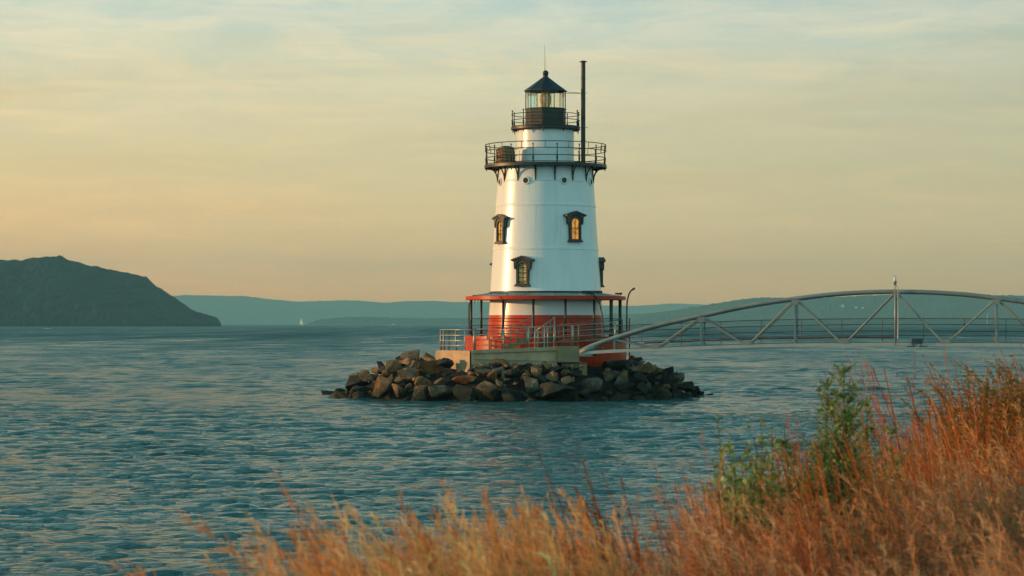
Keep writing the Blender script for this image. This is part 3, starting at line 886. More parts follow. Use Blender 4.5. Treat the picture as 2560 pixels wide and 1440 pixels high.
window(-122, 652, 722, M_winglass)
window(150, 535, 609, M_winglass)
# davits, lamps and a hatch frame on the porch roof
def davit(pts, r):
    mb = MB().tube(pts, r, 8)
    e, d = Vector(pts[-1]), (Vector(pts[-1]) - Vector(pts[-2])).normalized()
    mb.tube([e - d*.06, e + d*.1], .055, 8)
    return mb.build('davit', M_black, lh)
Yd = LY - 2.7
def D2(px, py, Y): return V(px, py, Y)
davit([D2(1509, 838, Yd-.6), D2(1508, 812, Yd-.6), D2(1505, 785, Yd-.6), D2(1500, 762, Yd-.6), D2(1492, 744, Yd-.6), D2(1482, 735.5, Yd-.6), D2(1468, 732.5, Yd-.6)], .035)
davit([D2(1567, 838, LY), D2(1567, 800, LY), D2(1567, 770, LY), D2(1568, 752, LY), D2(1572, 736, LY), D2(1577, 727, LY), D2(1583, 723, LY)], .04)
for px, py, Y in ((1190, 740, LY-.3), (1546, 734.5, LY-.3), (1480, 731, LY-3.1)):
    c = V(px, py, Y)
    if px == 1480: mb = MB().box((c.x-.5, c.y-.14, c.z-.05), (c.x+.5, c.y+.14, c.z+.08))
    else: mb = MB().box((c.x-.17, c.y-.1, c.z-.035), (c.x+.17, c.y+.1, c.z+.05)).tube([c + Vector((.19, 0, 0)), c + Vector((.1, 0, .02))], .06, 8)
    mb.tube([c, c + Vector((-.08, .05, -.32))], .025, 6).tube([c + Vector((.1,0,0)), c + Vector((.1, .05, -.32))], .02, 6)
    mb.build('floodlight', M_black, lh, bevel=.008)
mb = MB()
for dxp in (1228, 1268): mb.tube([V(dxp, 744, LY-3.35), V(dxp, 733, LY-3.3)], .022, 6)
mb.box((V(1226,734,LY-3.3).x, LY-3.5, lz(736)), (V(1272,734,LY-3.3).x, LY-3.1, lz(733)))
mb.build('roof_hatch', M_roofgrey, lh)

# slatted cage standing on the main gallery
bx, by = XX(1265, LY-1.2), LY - 1.2
cage = thing('slatted_cage', (bx, by, zg-.02), 'brown barrel shaped slatted cage standing on the left of the main gallery', 'cage')
zb0, hb = zg - .015, .80
def br(u): return .36 + .085*math.sin(math.pi*(u*.75+.2))
MB().lathe([(br(0)-.05, zb0+.04)] + [(br(u/8)-.05, zb0+.04+hb*u/8*.95) for u in range(1, 9)], (bx, by, 0), n=16).build('barrel', M_wood, cage)
mb = MB().lathe([(br(1)-.02, zb0+hb), (br(1)-.02, zb0+hb+.04), (.15, zb0+hb+.09), (0, zb0+hb+.1)], (bx, by, 0), n=16)
mb.build('lid', M_roofblue, cage)
for k in range(12):
    a = 30*k + 8
    pts = [Vector((bx + br(u/5)*math.sin(R(a)), by - br(u/5)*math.cos(R(a)), zb0 + hb*u/5)) for u in range(6)]
    MB().tube(pts, .028, 5).build('slat', M_darkwood, cage)
mb = MB()
for u in (.03, .22, .4, .58, .76, .97): mb.ring(br(u)+.025, zb0+hb*u, (bx, by, 0), .018, n=24, m=5)
mb.build('hoop', M_wood, cage)

# ------------------------------------------------------------------ concrete walkway
WY = 115.0
wx = lambda px, Y=WY: XX(px, Y)
walk = thing('concrete_walkway', (wx(1270), WY+1.3, 1.4), 'pale concrete walkway in front of the lighthouse base', 'walkway')
A, B = V(1088, 880, 117.6), V(1175, 880, WY)
za, zb_, zc_ = ZZ(877, WY), ZZ(876, WY), ZZ(867.5, WY)
mb = MB().plan([(A.x, A.y), (B.x, B.y), (B.x+.05, WY+2.2), (A.x+.5, A.y+.9)], .9, za)
tag(mb.build('end_block', M_conc, walk, bevel=.03), 'sunlit angled end block of the walkway')
mb = MB().plan([(B.x+.055, WY+.06), (wx(1393), WY+.06), (wx(1393), WY+2.1), (B.x+.055, WY+2.1)], .9, [zb_-.09, zc_-.09, zc_-.09, zb_-.09])
mb.plan([(B.x+.055, WY-.03), (wx(1393), WY-.03), (wx(1393), WY+2.1), (B.x+.055, WY+2.1)], [zb_-.16, zc_-.17, zc_-.17, zb_-.16], [zb_, zc_, zc_, zb_])
mb.build('wall_beam', M_conc, walk, bevel=.015)
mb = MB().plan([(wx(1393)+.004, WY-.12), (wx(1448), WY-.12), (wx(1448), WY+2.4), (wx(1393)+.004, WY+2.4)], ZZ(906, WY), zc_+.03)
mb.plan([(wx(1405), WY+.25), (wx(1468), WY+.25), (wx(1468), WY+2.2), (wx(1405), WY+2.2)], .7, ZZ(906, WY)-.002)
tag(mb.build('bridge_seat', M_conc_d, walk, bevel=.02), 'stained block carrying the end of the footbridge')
MB().tube([(wx(1184), WY-.06, ZZ(898, WY)), (wx(1300), WY-.06, ZZ(901, WY)), (wx(1455), WY-.15, ZZ(905, WY))], .018, 6).build('conduit', M_galv, walk)

# railings of the walkway
def rail_run(name, label, pts, zs, h, nr, posts, m, rad=.026, prad=.03):
    """pts: plan points; zs: floor heights; posts: parameters along the run"""
    base = Vector((pts[0][0], pts[0][1], zs[0]))
    t = thing(name, base, label, 'railing', 'steel railings on the concrete walkway')
    mb = MB()
    for k in range(nr):
        hh = h*(k+1)/nr - (.0 if k == nr-1 else .02)
        mb.tube([(p[0], p[1], z + hh) for p, z in zip(pts, zs)], rad, 6)
    mb.build('rails', m, t)
    L = [0.0]
    for a, b in zip(pts, pts[1:]): L.append(L[-1] + math.hypot(b[0]-a[0], b[1]-a[1]))
    for u, wd in posts:
        s = u*L[-1]
        x = float(np.interp(s, L, [p[0] for p in pts])); y = float(np.interp(s, L, [p[1] for p in pts])); z = float(np.interp(s, L, zs))
        b = MB().tube([(x, y+.002, z-.02), (x, y+.002, z+h+.02)], prad*wd, 8)
        b.tube([(x, y, z-.01), (x, y, z+.02)], prad*wd*1.8, 8)
        b.build('post', m, t)
    return t
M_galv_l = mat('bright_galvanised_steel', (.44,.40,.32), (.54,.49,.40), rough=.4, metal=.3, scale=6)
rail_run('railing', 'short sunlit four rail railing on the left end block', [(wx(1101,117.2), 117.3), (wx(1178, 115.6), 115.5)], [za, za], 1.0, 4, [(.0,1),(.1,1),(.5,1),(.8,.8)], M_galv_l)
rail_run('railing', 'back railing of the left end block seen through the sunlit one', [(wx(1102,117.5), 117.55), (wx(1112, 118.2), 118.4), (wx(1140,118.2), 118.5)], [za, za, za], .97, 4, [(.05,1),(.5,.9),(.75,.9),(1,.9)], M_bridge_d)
f0, f1 = 1186, 1318
rail_run('railing', 'front railing from the thick capped post to the gate', [(wx(f0), WY+.12), (wx(f1), WY+.12)], [zb_, zb_+(zc_-zb_)*.65], 1.0, 4, [(0,2.4),(.525,1.1),(1,1.2)], M_galv)
rail_run('gate', 'steel gate of the walkway between the two front railings', [(wx(1321), WY+.14), (wx(1386), WY+.5)], [zc_-.04, zc_], .98, 4, [(0,1.5),(.25,.9),(.35,.9),(.62,.9),(.75,.8),(1,1.1)], M_galv_l)
rail_run('railing', 'front railing from the gate to the footbridge end', [(wx(1388), WY+.12), (wx(1432), WY+.12), (wx(1538), WY-.05)], [zc_, zc_+.02, zc_+.18], 1.0, 4, [(0,1.3),(.14,.9),(.29,2.6),(.39,1.0),(1,1.3)], M_galv)
rail_run('railing', 'rear railing of the walkway against the red base', [(wx(1400), WY+2.0), (wx(1560), WY+1.8)], [zc_+.06, zc_+.3], 1.0, 4, [(0,1),(.3,1),(.6,1),(1,1)], M_bridge_d)

# steps from the walkway up to the porch
st = thing('porch_steps', (wx(1290), WY+1.1, za), 'short steel steps with sloping handrails from the walkway up to the porch', 'steps')
zb1 = z_base + .0
x0, x1 = wx(1258, 116), wx(1330, 116)
mb = MB()
for k in range(4):
    u = k/4; xx = x0 + (x1-x0)*(u+.12); z = za + (zb1 - za)*(u+.25)
    mb.box((xx, WY+.75, z-.05), (xx+(x1-x0)*.24, WY+1.65, z))
mb.build('tread', M_bridge_d, st)
for yy, xa, xb, nm in ((WY+.7, x0, x1, 'near'), (WY+1.7, wx(1345, 116.7), wx(1386, 116.7), 'far')):
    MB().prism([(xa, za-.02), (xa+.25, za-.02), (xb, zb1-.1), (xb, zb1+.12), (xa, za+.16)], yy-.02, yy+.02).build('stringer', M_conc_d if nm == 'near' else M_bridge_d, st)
    mb = MB()
    dzr = .95
    for j, h in enumerate((dzr, .63, .33)):
        mb.tube([(xa-.08, yy, za+h), (xb+.02, yy, zb1+h-.02)], .03 if j == 0 else .02, 6)
    for u in (0.02, .25, .5, .75, 1.0):
        x = xa + (xb-xa)*u; z = za + (zb1-za)*u
        mb.tube([(x, yy, z), (x, yy, z+dzr-.01)], .026 if u not in (.02, 1.0) else .045, 6)
    mb.build('handrail', M_galv, st)

# ------------------------------------------------------------------ footbridge
BX0, BY0, ANG = XX(1449, 114.9), 114.9, R(10)
bc, bs = math.cos(ANG), math.sin(ANG)
def sdist(px): k = (px - 1280)/FPX; return (k*BY0 - BX0)/(bc + k*bs)
def bp(s, w=0.0, z=0.0): return Vector((BX0 + s*bc + w*bs, BY0 - s*bs + w*bc, z))
def bz(px, py): return ZZ(py, bp(sdist(px)).y)
S0 = sdist(2240); LEN = 2*S0
TOP = [(1452,878.5),(1483.8,861.6),(1536,844.5),(1606,823),(1659,809),(1753,789.4),(1834,771),(1899,759),(1987,746.5),(2065.6,736.5),(2153,730.5),(2240,728.5)]
ts = [(sdist(a), bz(a, b)) for a, b in TOP]
zoff = ts[-1][1]
tops = ts + [(LEN - s, z) for s, z in ts[-2::-1]]
BOT = [(1452,882.5),(1536,877.5),(1637,873.6),(1753,869),(1866.6,865),(1987,862.5),(2109,861.2),(2240,860.4)]
bsx = [(sdist(a), bz(a, b)) for a, b in BOT]
bots = bsx + [(LEN - s, z + (bsx[-1][1]-z)*.55) for s, z in bsx[-2::-1]]
tz = lambda s: float(np.interp(s, [p[0] for p in tops], [p[1] for p in tops]))
bzz = lambda s: float(np.interp(s, [p[0] for p in bots], [p[1] for p in bots]))
BW = 1.55
br_ = thing('footbridge', bp(0, BW/2, 2.3), 'grey steel arched truss footbridge from the shore to the lighthouse islet', 'footbridge')
VERT = [1536, 1753, 1988, 2240, 2492]
BOTN = [1637, 1866.6, 2109, 2363]
vs_ = [sdist(p) for p in VERT]; vs_ += [LEN - s for s in vs_[2::-1]]; vs_ = sorted(set(round(s, 3) for s in vs_))
bn = [sdist(p) for p in BOTN]; bn += [LEN - s for s in bn[2::-1]]; bn = sorted(set(round(s, 3) for s in bn))
bn = [s for i, s in enumerate(bn) if i == 0 or s - bn[i-1] > 1.0]
vs_ = [s for i, s in enumerate(vs_) if i == 0 or s - vs_[i-1] > 1.0]
for w in (0.0, BW):
    n = 60
    ss = [LEN*i/n for i in range(n+1)]
    # smooth the measured chord a little
    zs = [sum(tz(min(max(s+d, 0), LEN)) for d in (-.5,-.25,0,.25,.5))/5 if .6 < s < LEN-.6 else tz(s) for s in ss]
    mb = MB().tube([bp(s, w, z) for s, z in zip(ss, zs)], .102, 12)
    for s in (sdist(1948), LEN - sdist(1948), sdist(2530)): mb.tube([bp(s-.04, w, tz(s-.04)), bp(s+.04, w, tz(s+.04))], .113, 12)
    mb.build('top_chord', M_bridge, br_)
    mb = MB()
    for a, b in zip(ss, ss[1:]):
        za1, zb2 = bzz(a), bzz(b); hh, ww = .075, .06
        vs1 = [bp(a, w-ww, za1-hh), bp(a, w+ww, za1-hh), bp(a, w+ww, za1+hh), bp(a, w-ww, za1+hh), bp(b, w-ww, zb2-hh), bp(b, w+ww, zb2-hh), bp(b, w+ww, zb2+hh), bp(b, w-ww, zb2+hh)]
        mb.add(vs1, [(0,1,5,4),(1,2,6,5),(2,3,7,6),(3,0,4,7)])
    mb.build('bottom_chord', M_chord, br_)
    for s in vs_:
        MB().tube([bp(s, w, bzz(s)), bp(s, w, tz(s)-.05)], .062 if abs(s-S0) > .2 else .045, 4, smooth=False).build('vertical', M_bridge, br_)
    for s in bn:
        left = [v for v in vs_ if v < s]; right = [v for v in vs_ if v > s]
        for v in ([max(left)] if left else []) + ([min(right)] if right else []):
            a, b = bp(s + (.07 if v > s else -.07), w, bzz(s)+.05), bp(v + (-.08 if v > s else .08), w, tz(v)-.1)
            MB().tube([a, b], .05, 6, smooth=False).build('diagonal', M_bridge, br_)
    for s in (vs_[0], vs_[-1]):
        pass
for w in (0.0, BW):
    for s in bn:
        MB().prism([(-.26, .0), (.26, .0), (.17, .2), (-.17, .2)], -.012, .012, Matrix.Translation(bp(s, w - .068, bzz(s) + .05)) @ Matrix.Rotation(-ANG, 4, 'Z')).build('gusset_plate', M_bridge, br_)
    for s in vs_[1:-1]:
        MB().prism([(-.2, .0), (.2, .0), (.1, -.24), (-.1, -.24)], -.012, .012, Matrix.Translation(bp(s, w - .07, tz(s) - .06)) @ Matrix.Rotation(-ANG, 4, 'Z')).build('gusset_plate', M_bridge, br_)
# deck with cross beams
mb = MB(); n = 40
for i in range(n):
    a, b = LEN*i/n, LEN*(i+1)/n
    vs1 = []
    for s in (a, b):
        z = bzz(s) + .10
        vs1 += [bp(s, .07, z-.08), bp(s, BW-.07, z-.08), bp(s, BW-.07, z), bp(s, .07, z)]
    mb.add(vs1, [(0,1,5,4),(1,2,6,5),(2,3,7,6),(3,0,4,7)])
mb.build('deck', M_bridge_d, br_)
mb = MB()
for s in vs_ + bn: mb.tube([bp(s, 0, bzz(s)-.02), bp(s, BW, bzz(s)-.02)], .06, 4, smooth=False)
mb.build('cross_beam', M_bridge_d, br_)
# pedestrian rails inside both trusses, wire mesh on the far side
def sag(s): return bzz(s) + .12
for w in (.16, BW-.16):
    mb = MB()
    hs = (1.08, .80, .5, .28)
    for j, h in enumerate(hs):
        mb.tube([bp(LEN*i/30, w, sag(LEN*i/30)+h) for i in range(0, 31)], .02, 5) if w > 1 else None
    for s in np.arange(.9, LEN, 1.9): mb.tube([bp(s, w, sag(s)), bp(s, w, sag(s)+1.08)], .018, 5) if w > 1 else None
    if w > 1: mb.build('handrail', M_bridge_d, br_)
w = BW - .14
vs1 = []; fs = []
for i in range(31):
    s = LEN*i/30
    vs1 += [bp(s, w, sag(s)+.36), bp(s, w, sag(s)+1.08)]
for i in range(30): fs.append((2*i, 2*i+2, 2*i+3, 2*i+1))
MB().add(vs1, fs).build('mesh_infill', M_mesh, br_)
s1 = sdist(2236)
MB().tube([bp(sdist(1600)+(s1-sdist(1600))*i/10, BW+.02, sag(sdist(1600)+(s1-sdist(1600))*i/10)+.20) for i in range(11)], .045, 6).build('utility_pipe', M_pipe, br_)
# end bearings
mb = MB()
for w in (0, BW):
    mb.tube([bp(.02, w, tz(0)-.06), bp(.7, w, tz(.7)-.06)], .12, 10)
    mb.box(tuple(bp(.0, w-.12, bzz(0)-.16)), tuple(bp(.6, w+.12, bzz(0)-.07)))
mb.build('bearing', M_bridge, br_)
# signal lamp on a pole clipped to the crown of the bridge
pz = lambda py: ZZ(py, bp(S0).y)
nl = thing('signal_lamp', bp(S0, -.2, bzz(S0)-.05), 'small white signal lamp on a pole at the crown of the footbridge', 'lamp')
e = sdist(2237.5); p0 = bp(e, -.19, 0)
MB().tube([(p0.x, p0.y, pz(863)), (p0.x, p0.y, pz(714))], .026, 8).build('pole', M_pipe if False else M_galv_l, nl)
q = bp(sdist(2245), -.19, 0)
MB().tube([(q.x, q.y, pz(847)), (q.x, q.y, pz(722)), ((q.x+p0.x)/2, q.y, pz(714)), (p0.x+.02, q.y, pz(708))], .02, 8).build('conduit', M_galv_l, nl)
MB().lathe([(.02, pz(714)), (.07, pz(709)), (.085, pz(705)), (.085, pz(703)), (.02, pz(702.5))], (p0.x, p0.y, 0), n=14).build('lamp_base', M_galv, nl)
MB().lathe([(.06, pz(702.5)), (.065, pz(699)), (.055, pz(694)), (.03, pz(691.5)), (.008, pz(691)), (.008, pz(688.5)), (0, pz(688))], (p0.x, p0.y, 0), n=14).build('lamp_dome', M_whitemetal, nl)
MB().tube([(p0.x-.11, p0.y, pz(690.5)), (p0.x+.11, p0.y, pz(690.5))], .008, 5).build('bird_spike', M_galv, nl)
# equipment box slung under the deck
bxs = sdist(2293)
bo = thing('equipment_box', bp(bxs, -.12, bzz(bxs)), 'dark equipment box on the bottom chord right of the signal lamp', 'box')
c = bp(bxs, -.12, bzz(bxs))
MB().box((c.x-.26, c.y-.06, c.z+.05), (c.x+.26, c.y+.08, c.z+.27)).build('case', M_bridge_d, bo, bevel=.02)
mb = MB().box((c.x-.48, c.y-.08, c.z-.13), (c.x-.1, c.y+.08, c.z-.085)).box((c.x+.08, c.y-.08, c.z-.13), (c.x+.46, c.y+.08, c.z-.085))
for s in (-.18, .18): mb.tube([(c.x+s, c.y, c.z-.1), (c.x+s, c.y, c.z+.08)], .02, 6)
mb.build('bracket', M_bridge_d, bo)

# ------------------------------------------------------------------ boats on the river
def base_dist(py): return EYE*FPX/(py - HOR)
# sailing boat
sp = V(753, 813.4, base_dist(813.4)); k = sp.y/FPX
sb = thing('sailing_boat', (sp.x, sp.y, 0), 'small sailing boat with tall white sails far out on the river', 'boat')
hl = 6.5*k
mb = MB()
sec = [(-1, .55, .75), (-.5, 1, .8), (.2, 1, .85), (.7, .6, .95), (1, .04, 1.15)]
vs1 = []
for u, w, h in sec: vs1 += [(sp.x+u*hl, sp.y-w*1.4, h*1.2), (sp.x+u*hl, sp.y-w*.8, -.3), (sp.x+u*hl, sp.y+w*.8, -.3), (sp.x+u*hl, sp.y+w*1.4, h*1.2)]
fs = []
for i in range(4):
    for j in range(3): fs.append((4*i+j, 4*i+4+j, 4*i+5+j, 4*i+1+j))
    fs.append((4*i+3, 4*i+7, 4*i+4, 4*i))
fs += [(0,1,2,3), (16,19,18,17)]
mb.add(vs1, fs).build('hull', M_hull, sb)
MB().tube([(sp.x+.3*k, sp.y, .8), (sp.x+.3*k, sp.y, 20.5*k)], .12, 6).build('mast', M_galv, sb)
def sail(a, b, c_, nm):
    vs1 = []; fs = []; nn = 6
    a, b, c_ = Vector(a), Vector(b), Vector(c_)
    for i in range(nn+1):
        for j in range(nn+1):
            u, v = i/nn, j/nn
            p = a.lerp(b, u).lerp(c_, v); p.y += .9*math.sin(math.pi*u)*(1-v)
            vs1.append(p)
    for i in range(nn):
        for j in range(nn): fs.append((i*(nn+1)+j, i*(nn+1)+j+1, (i+1)*(nn+1)+j+1, (i+1)*(nn+1)+j))
    MB().add(vs1, fs, True).build(nm, M_sail, sb)
sail((sp.x+.1*k, sp.y, 2.4), (sp.x-5.0*k, sp.y+3.6*k, 2.4), (sp.x+.2*k, sp.y, 20*k), 'mainsail')
sail((sp.x+.6*k, sp.y, 1.7), (sp.x+4.6*k, sp.y-3.0*k, 1.7), (sp.x+.5*k, sp.y, 17.5*k), 'jib')
def motor_boat(px, py, wpx, label, wake, dark_person=False, cabin=1.0):
    D = base_dist(py); x = XX(px, D); L = wpx*D/FPX
    t = thing('motor_boat', (x, D, 0), label, 'boat', 'motor boats far out on the river')
    B = L*.17; Hh = L*.12
    secs = [(-.5, .8, .8), (-.1, 1, .85), (.25, .8, 1.0), (.5, .05, 1.25)]
    vs1 = []
    for u, w, h in secs: vs1 += [(x+u*L, D-w*B, Hh*h), (x+u*L, D-w*B*.6, -.2), (x+u*L, D+w*B*.6, -.2), (x+u*L, D+w*B, Hh*h)]
    fs = []
    for i in range(3):
        for j in range(3): fs.append((4*i+j, 4*i+4+j, 4*i+5+j, 4*i+1+j))
        fs.append((4*i+3, 4*i+7, 4*i+4, 4*i))
    fs += [(0,1,2,3), (12,15,14,13)]
    MB().add(vs1, fs).build('hull', M_hull, t)
    if dark_person:
        MB().tube([(x-.05*L, D, Hh*.8), (x-.03*L, D, Hh+.45), (x+.02*L, D, Hh+.95)], [.28, .33, .2], 8).lathe([(0,-.14),(.13,0),(0,.16)], (x+.04*L, D, Hh+1.15), 8).build('rider', M_skin, t)
    else:
        MB().prism([(x-.22*L, Hh*.8), (x+.2*L, Hh*.8), (x+.08*L, Hh*(.8+1.1*cabin)), (x-.18*L, Hh*(.8+1.1*cabin))], D-B*.7, D+B*.7).build('cabin', M_hull, t)
        MB().tube([(x-.05*L, D, Hh*1.2), (x-.05*L, D, Hh*(2.6+cabin))], .07, 5).build('mast', M_galv, t)
    if wake:
        mb = MB(); n = 14
        for i in range(n):
            u = i/(n-1)
            for side in (-1, 0, 1):
                mb.v.append((x + L*.4 - u*wake*L, D + side*(.3+u*1.6), (.05+.5*math.sin(math.pi*min(1, u*1.3))*(1 if side == 0 else .25))))
        for i in range(n-1):
            for j in range(2): mb.face((i*3+j, i*3+j+1, i*3+j+4, i*3+j+3), True)
        mb.build('wake', M_foam, t)
motor_boat(122, 822, 12, 'speedboat with a dark standing rider and white wake near the headland', 2.2, True)
motor_boat(205, 815.5, 12, 'white motor boat throwing a thin wake below the headland', 1.6)
motor_boat(982, 812.8, 15, 'white cabin cruiser on the far water between the sailing boat and the lighthouse', 0)
motor_boat(1147, 812.2, 6, 'tiny white boat on the far water just left of the lighthouse', 0)

# houses on the far ridge
def house(px, py, wpx, D, label, m=M_hull):
    w = wpx*D/FPX; p = V(px, py, D)
    t = thing('house', (p.x, D, p.z - w*.5), label, 'house', 'pale houses on the wooded ridge')
    h = w*.45; dp = w*.6; z0 = p.z - w*.6
    MB().box((p.x-w/2, D-dp/2, z0), (p.x+w/2, D+dp/2, z0+h+w*.2)).build('wall', m, t)
    MB().prism([(p.x-w*.58, z0+h+w*.2), (p.x+w*.58, z0+h+w*.2), (p.x+w*.3, z0+h+w*.5), (p.x-w*.3, z0+h+w*.5)], D-dp*.6, D+dp*.6).build('roof', m if wpx > 6 else M_roofgrey, t)
house(2107, 764, 7, 7990, 'large pale house high on the ridge left of the signal lamp')
house(2140, 767, 6, 8010, 'pale house on the ridge between the large house and its small neighbour')
house(2157, 768.5, 4.5, 8015, 'small pale house on the ridge nearest the signal lamp')
house(1680, 783, 8, 9080, 'white house on the low far shore behind the left part of the footbridge')
mp_ = V(2468, 790, 7600)
MB().tube([(mp_.x, 7600, 2), (mp_.x, 7600, ZZ(784, 7600))], [1.2, .7], 6).lathe([(0, -2), (2.2, 0), (0, 2)], (mp_.x, 7600, ZZ(786, 7600)), 8).build('beacon_tower', M_whitemetal)
tag(bpy.data.objects['beacon_tower'], 'slim white beacon on the far shore under the right end of the footbridge', 'beacon')

# ------------------------------------------------------------------ shore vegetation
def plant_mat(name, trans=.35, rough=.7):
    m = bpy.data.materials.new(name); m.use_nodes = True
    nt = m.node_tree; nt.nodes.clear()
    at = N(nt, 'ShaderNodeAttribute', attribute_name='tint')
    d = N(nt, 'ShaderNodeBsdfPrincipled', {'Base Color': at.outputs['Color'], 'Roughness': rough, 'Specular IOR Level': .15})
    tr = N(nt, 'ShaderNodeBsdfTranslucent', {'Color': at.outputs['Color']})
    ms = N(nt, 'ShaderNodeMixShader', {0: trans, 1: d.outputs[0], 2: tr.outputs[0]})
    N(nt, 'ShaderNodeOutputMaterial', {'Surface': ms.outputs[0]})
    return m
M_grass = plant_mat('dry_grass', .42)
M_leaf = plant_mat('green_leaf', .35, .6)

class Ribbons:
    """many thin blades gathered in numpy arrays: each is a strip of quads with its own tint"""
    def __init__(s): s.v = []; s.q = []; s.c = []; s.n = 0
    def strips(s, P, W, side, C):
        """P (k,m,3) spine points, W (k,m) half widths, side (k,3), C (k,3) or (k,m,3) colours"""
        k, m, _ = P.shape
        if side.ndim == 2: side = side[:, None, :]
        L = P - side*W[..., None]; Rr = P + side*W[..., None]
        vv = np.stack([L, Rr], 2).reshape(-1, 3)
        if C.ndim == 2: C = np.repeat(C[:, None, :], m, 1)
        cc = np.repeat(C[:, :, None, :], 2, 2).reshape(-1, 3)
        base = (np.arange(k)*m*2)[:, None] + (np.arange(m-1)*2)[None]
        q = np.stack([base, base+1, base+3, base+2], -1).reshape(-1, 4) + s.n
        s.v.append(vv); s.c.append(cc); s.q.append(q); s.n += len(vv)
    def build(s, name, material, parent=None):
        v = np.concatenate(s.v).astype(np.float32); c = np.concatenate(s.c).astype(np.float32); q = np.concatenate(s.q).astype(np.int32)
        off = Vector((0,0,0)); p = parent
        while p is not None: off += p.location; p = p.parent
        v = v - np.array(off, np.float32)
        me = bpy.data.meshes.new(name)
        me.vertices.add(len(v)); me.vertices.foreach_set('co', v.ravel())
        me.loops.add(q.size); me.polygons.add(len(q))
        me.loops.foreach_set('vertex_index', q.ravel())
        me.polygons.foreach_set('loop_start', np.arange(0, q.size, 4, dtype=np.int32))
        me.update()
        at = me.color_attributes.new('tint', 'FLOAT_COLOR', 'POINT')
        at.data.foreach_set('color', np.concatenate([c, np.ones((len(c), 1), np.float32)], 1).ravel())
        me.materials.append(material)
        o = bpy.data.objects.new(name, me); COL.objects.link(o)
        if parent is not None: o.parent = parent
        return o

rg_ = np.random.default_rng(11)
def spots(n, ymin, ymax, dmin, dmax_f, clump=9, sig=.07, filt=None, gaps=0.0):
    """ground points on the bank inside the wedge the camera can see, with room at the sides; gathered in tussocks"""
    out = []; cid = []
    nc = 0
    while len(out) < n:
        y = ymin + (ymax-ymin)*rg_.random()
        x = (rg_.random()*2-1)*(.29*y + .7)
        e = edge_x(y)
        if not (dmin < x - e < dmax_f) or (filt is not None and not filt(x, y)): continue
        if gaps and noise.noise(Vector((x*1.7, y*.9, 9))) < -gaps: continue
        k = max(1, int(rg_.poisson(clump)))
        for _ in range(k):
            out.append((x + sig*rg_.normal(), y + sig*rg_.normal())); cid.append(nc)
        nc += 1
    out = np.array(out[:n]); cid = np.array(cid[:n])
    z = np.array([ground_z(a, b) for a, b in out])
    P = np.column_stack([out, z - .04]).view(Pts); P.cid = cid
    P.cl = rg_.normal(size=(nc, 2)); P.ch = rg_.normal(size=nc); P.cc = rg_.random(nc)
    return P
class Pts(np.ndarray):
    cid = None; cl = None; ch = None; cc = None
def leans(pts, wind, spread):
    k = len(pts)
    d = np.array(wind)[None] + .55*spread*pts.cl[pts.cid] + .75*spread*rg_.normal(size=(k, 2))
    m = np.linalg.norm(d, axis=1, keepdims=True)
    return np.concatenate([d/np.maximum(m, .6), np.zeros((k, 1))], -1)
def pick(pts, cols):
    k = len(pts); base = (pts.cc[pts.cid]*len(cols) + rg_.normal(size=k)*.5).astype(int) % len(cols)
    return cols[base]*(1 + .13*rg_.normal(size=(k, 1)))*(1 + .16*pts.ch[pts.cid])[:, None]
def unit(v): return v/np.maximum(1e-9, np.linalg.norm(v, axis=-1, keepdims=True))
def rand_side(k):
    a = rg_.random(k)*6.283
    return np.stack([np.cos(a), np.sin(a), np.zeros(k)], -1)
def jitter(col, k, s=.18):
    c = np.array(col)[None]*(1 + s*rg_.normal(size=(k, 1))) * (1 + .07*rg_.normal(size=(k, 3)))
    return np.clip(c, .004, .9)
def lean_dir(k, wind=(-1.0, -.1), spread=.55):
    d = np.array(wind)[None] + spread*rg_.normal(size=(k, 2))
    return np.concatenate([unit(d), np.zeros((k, 1))], -1)

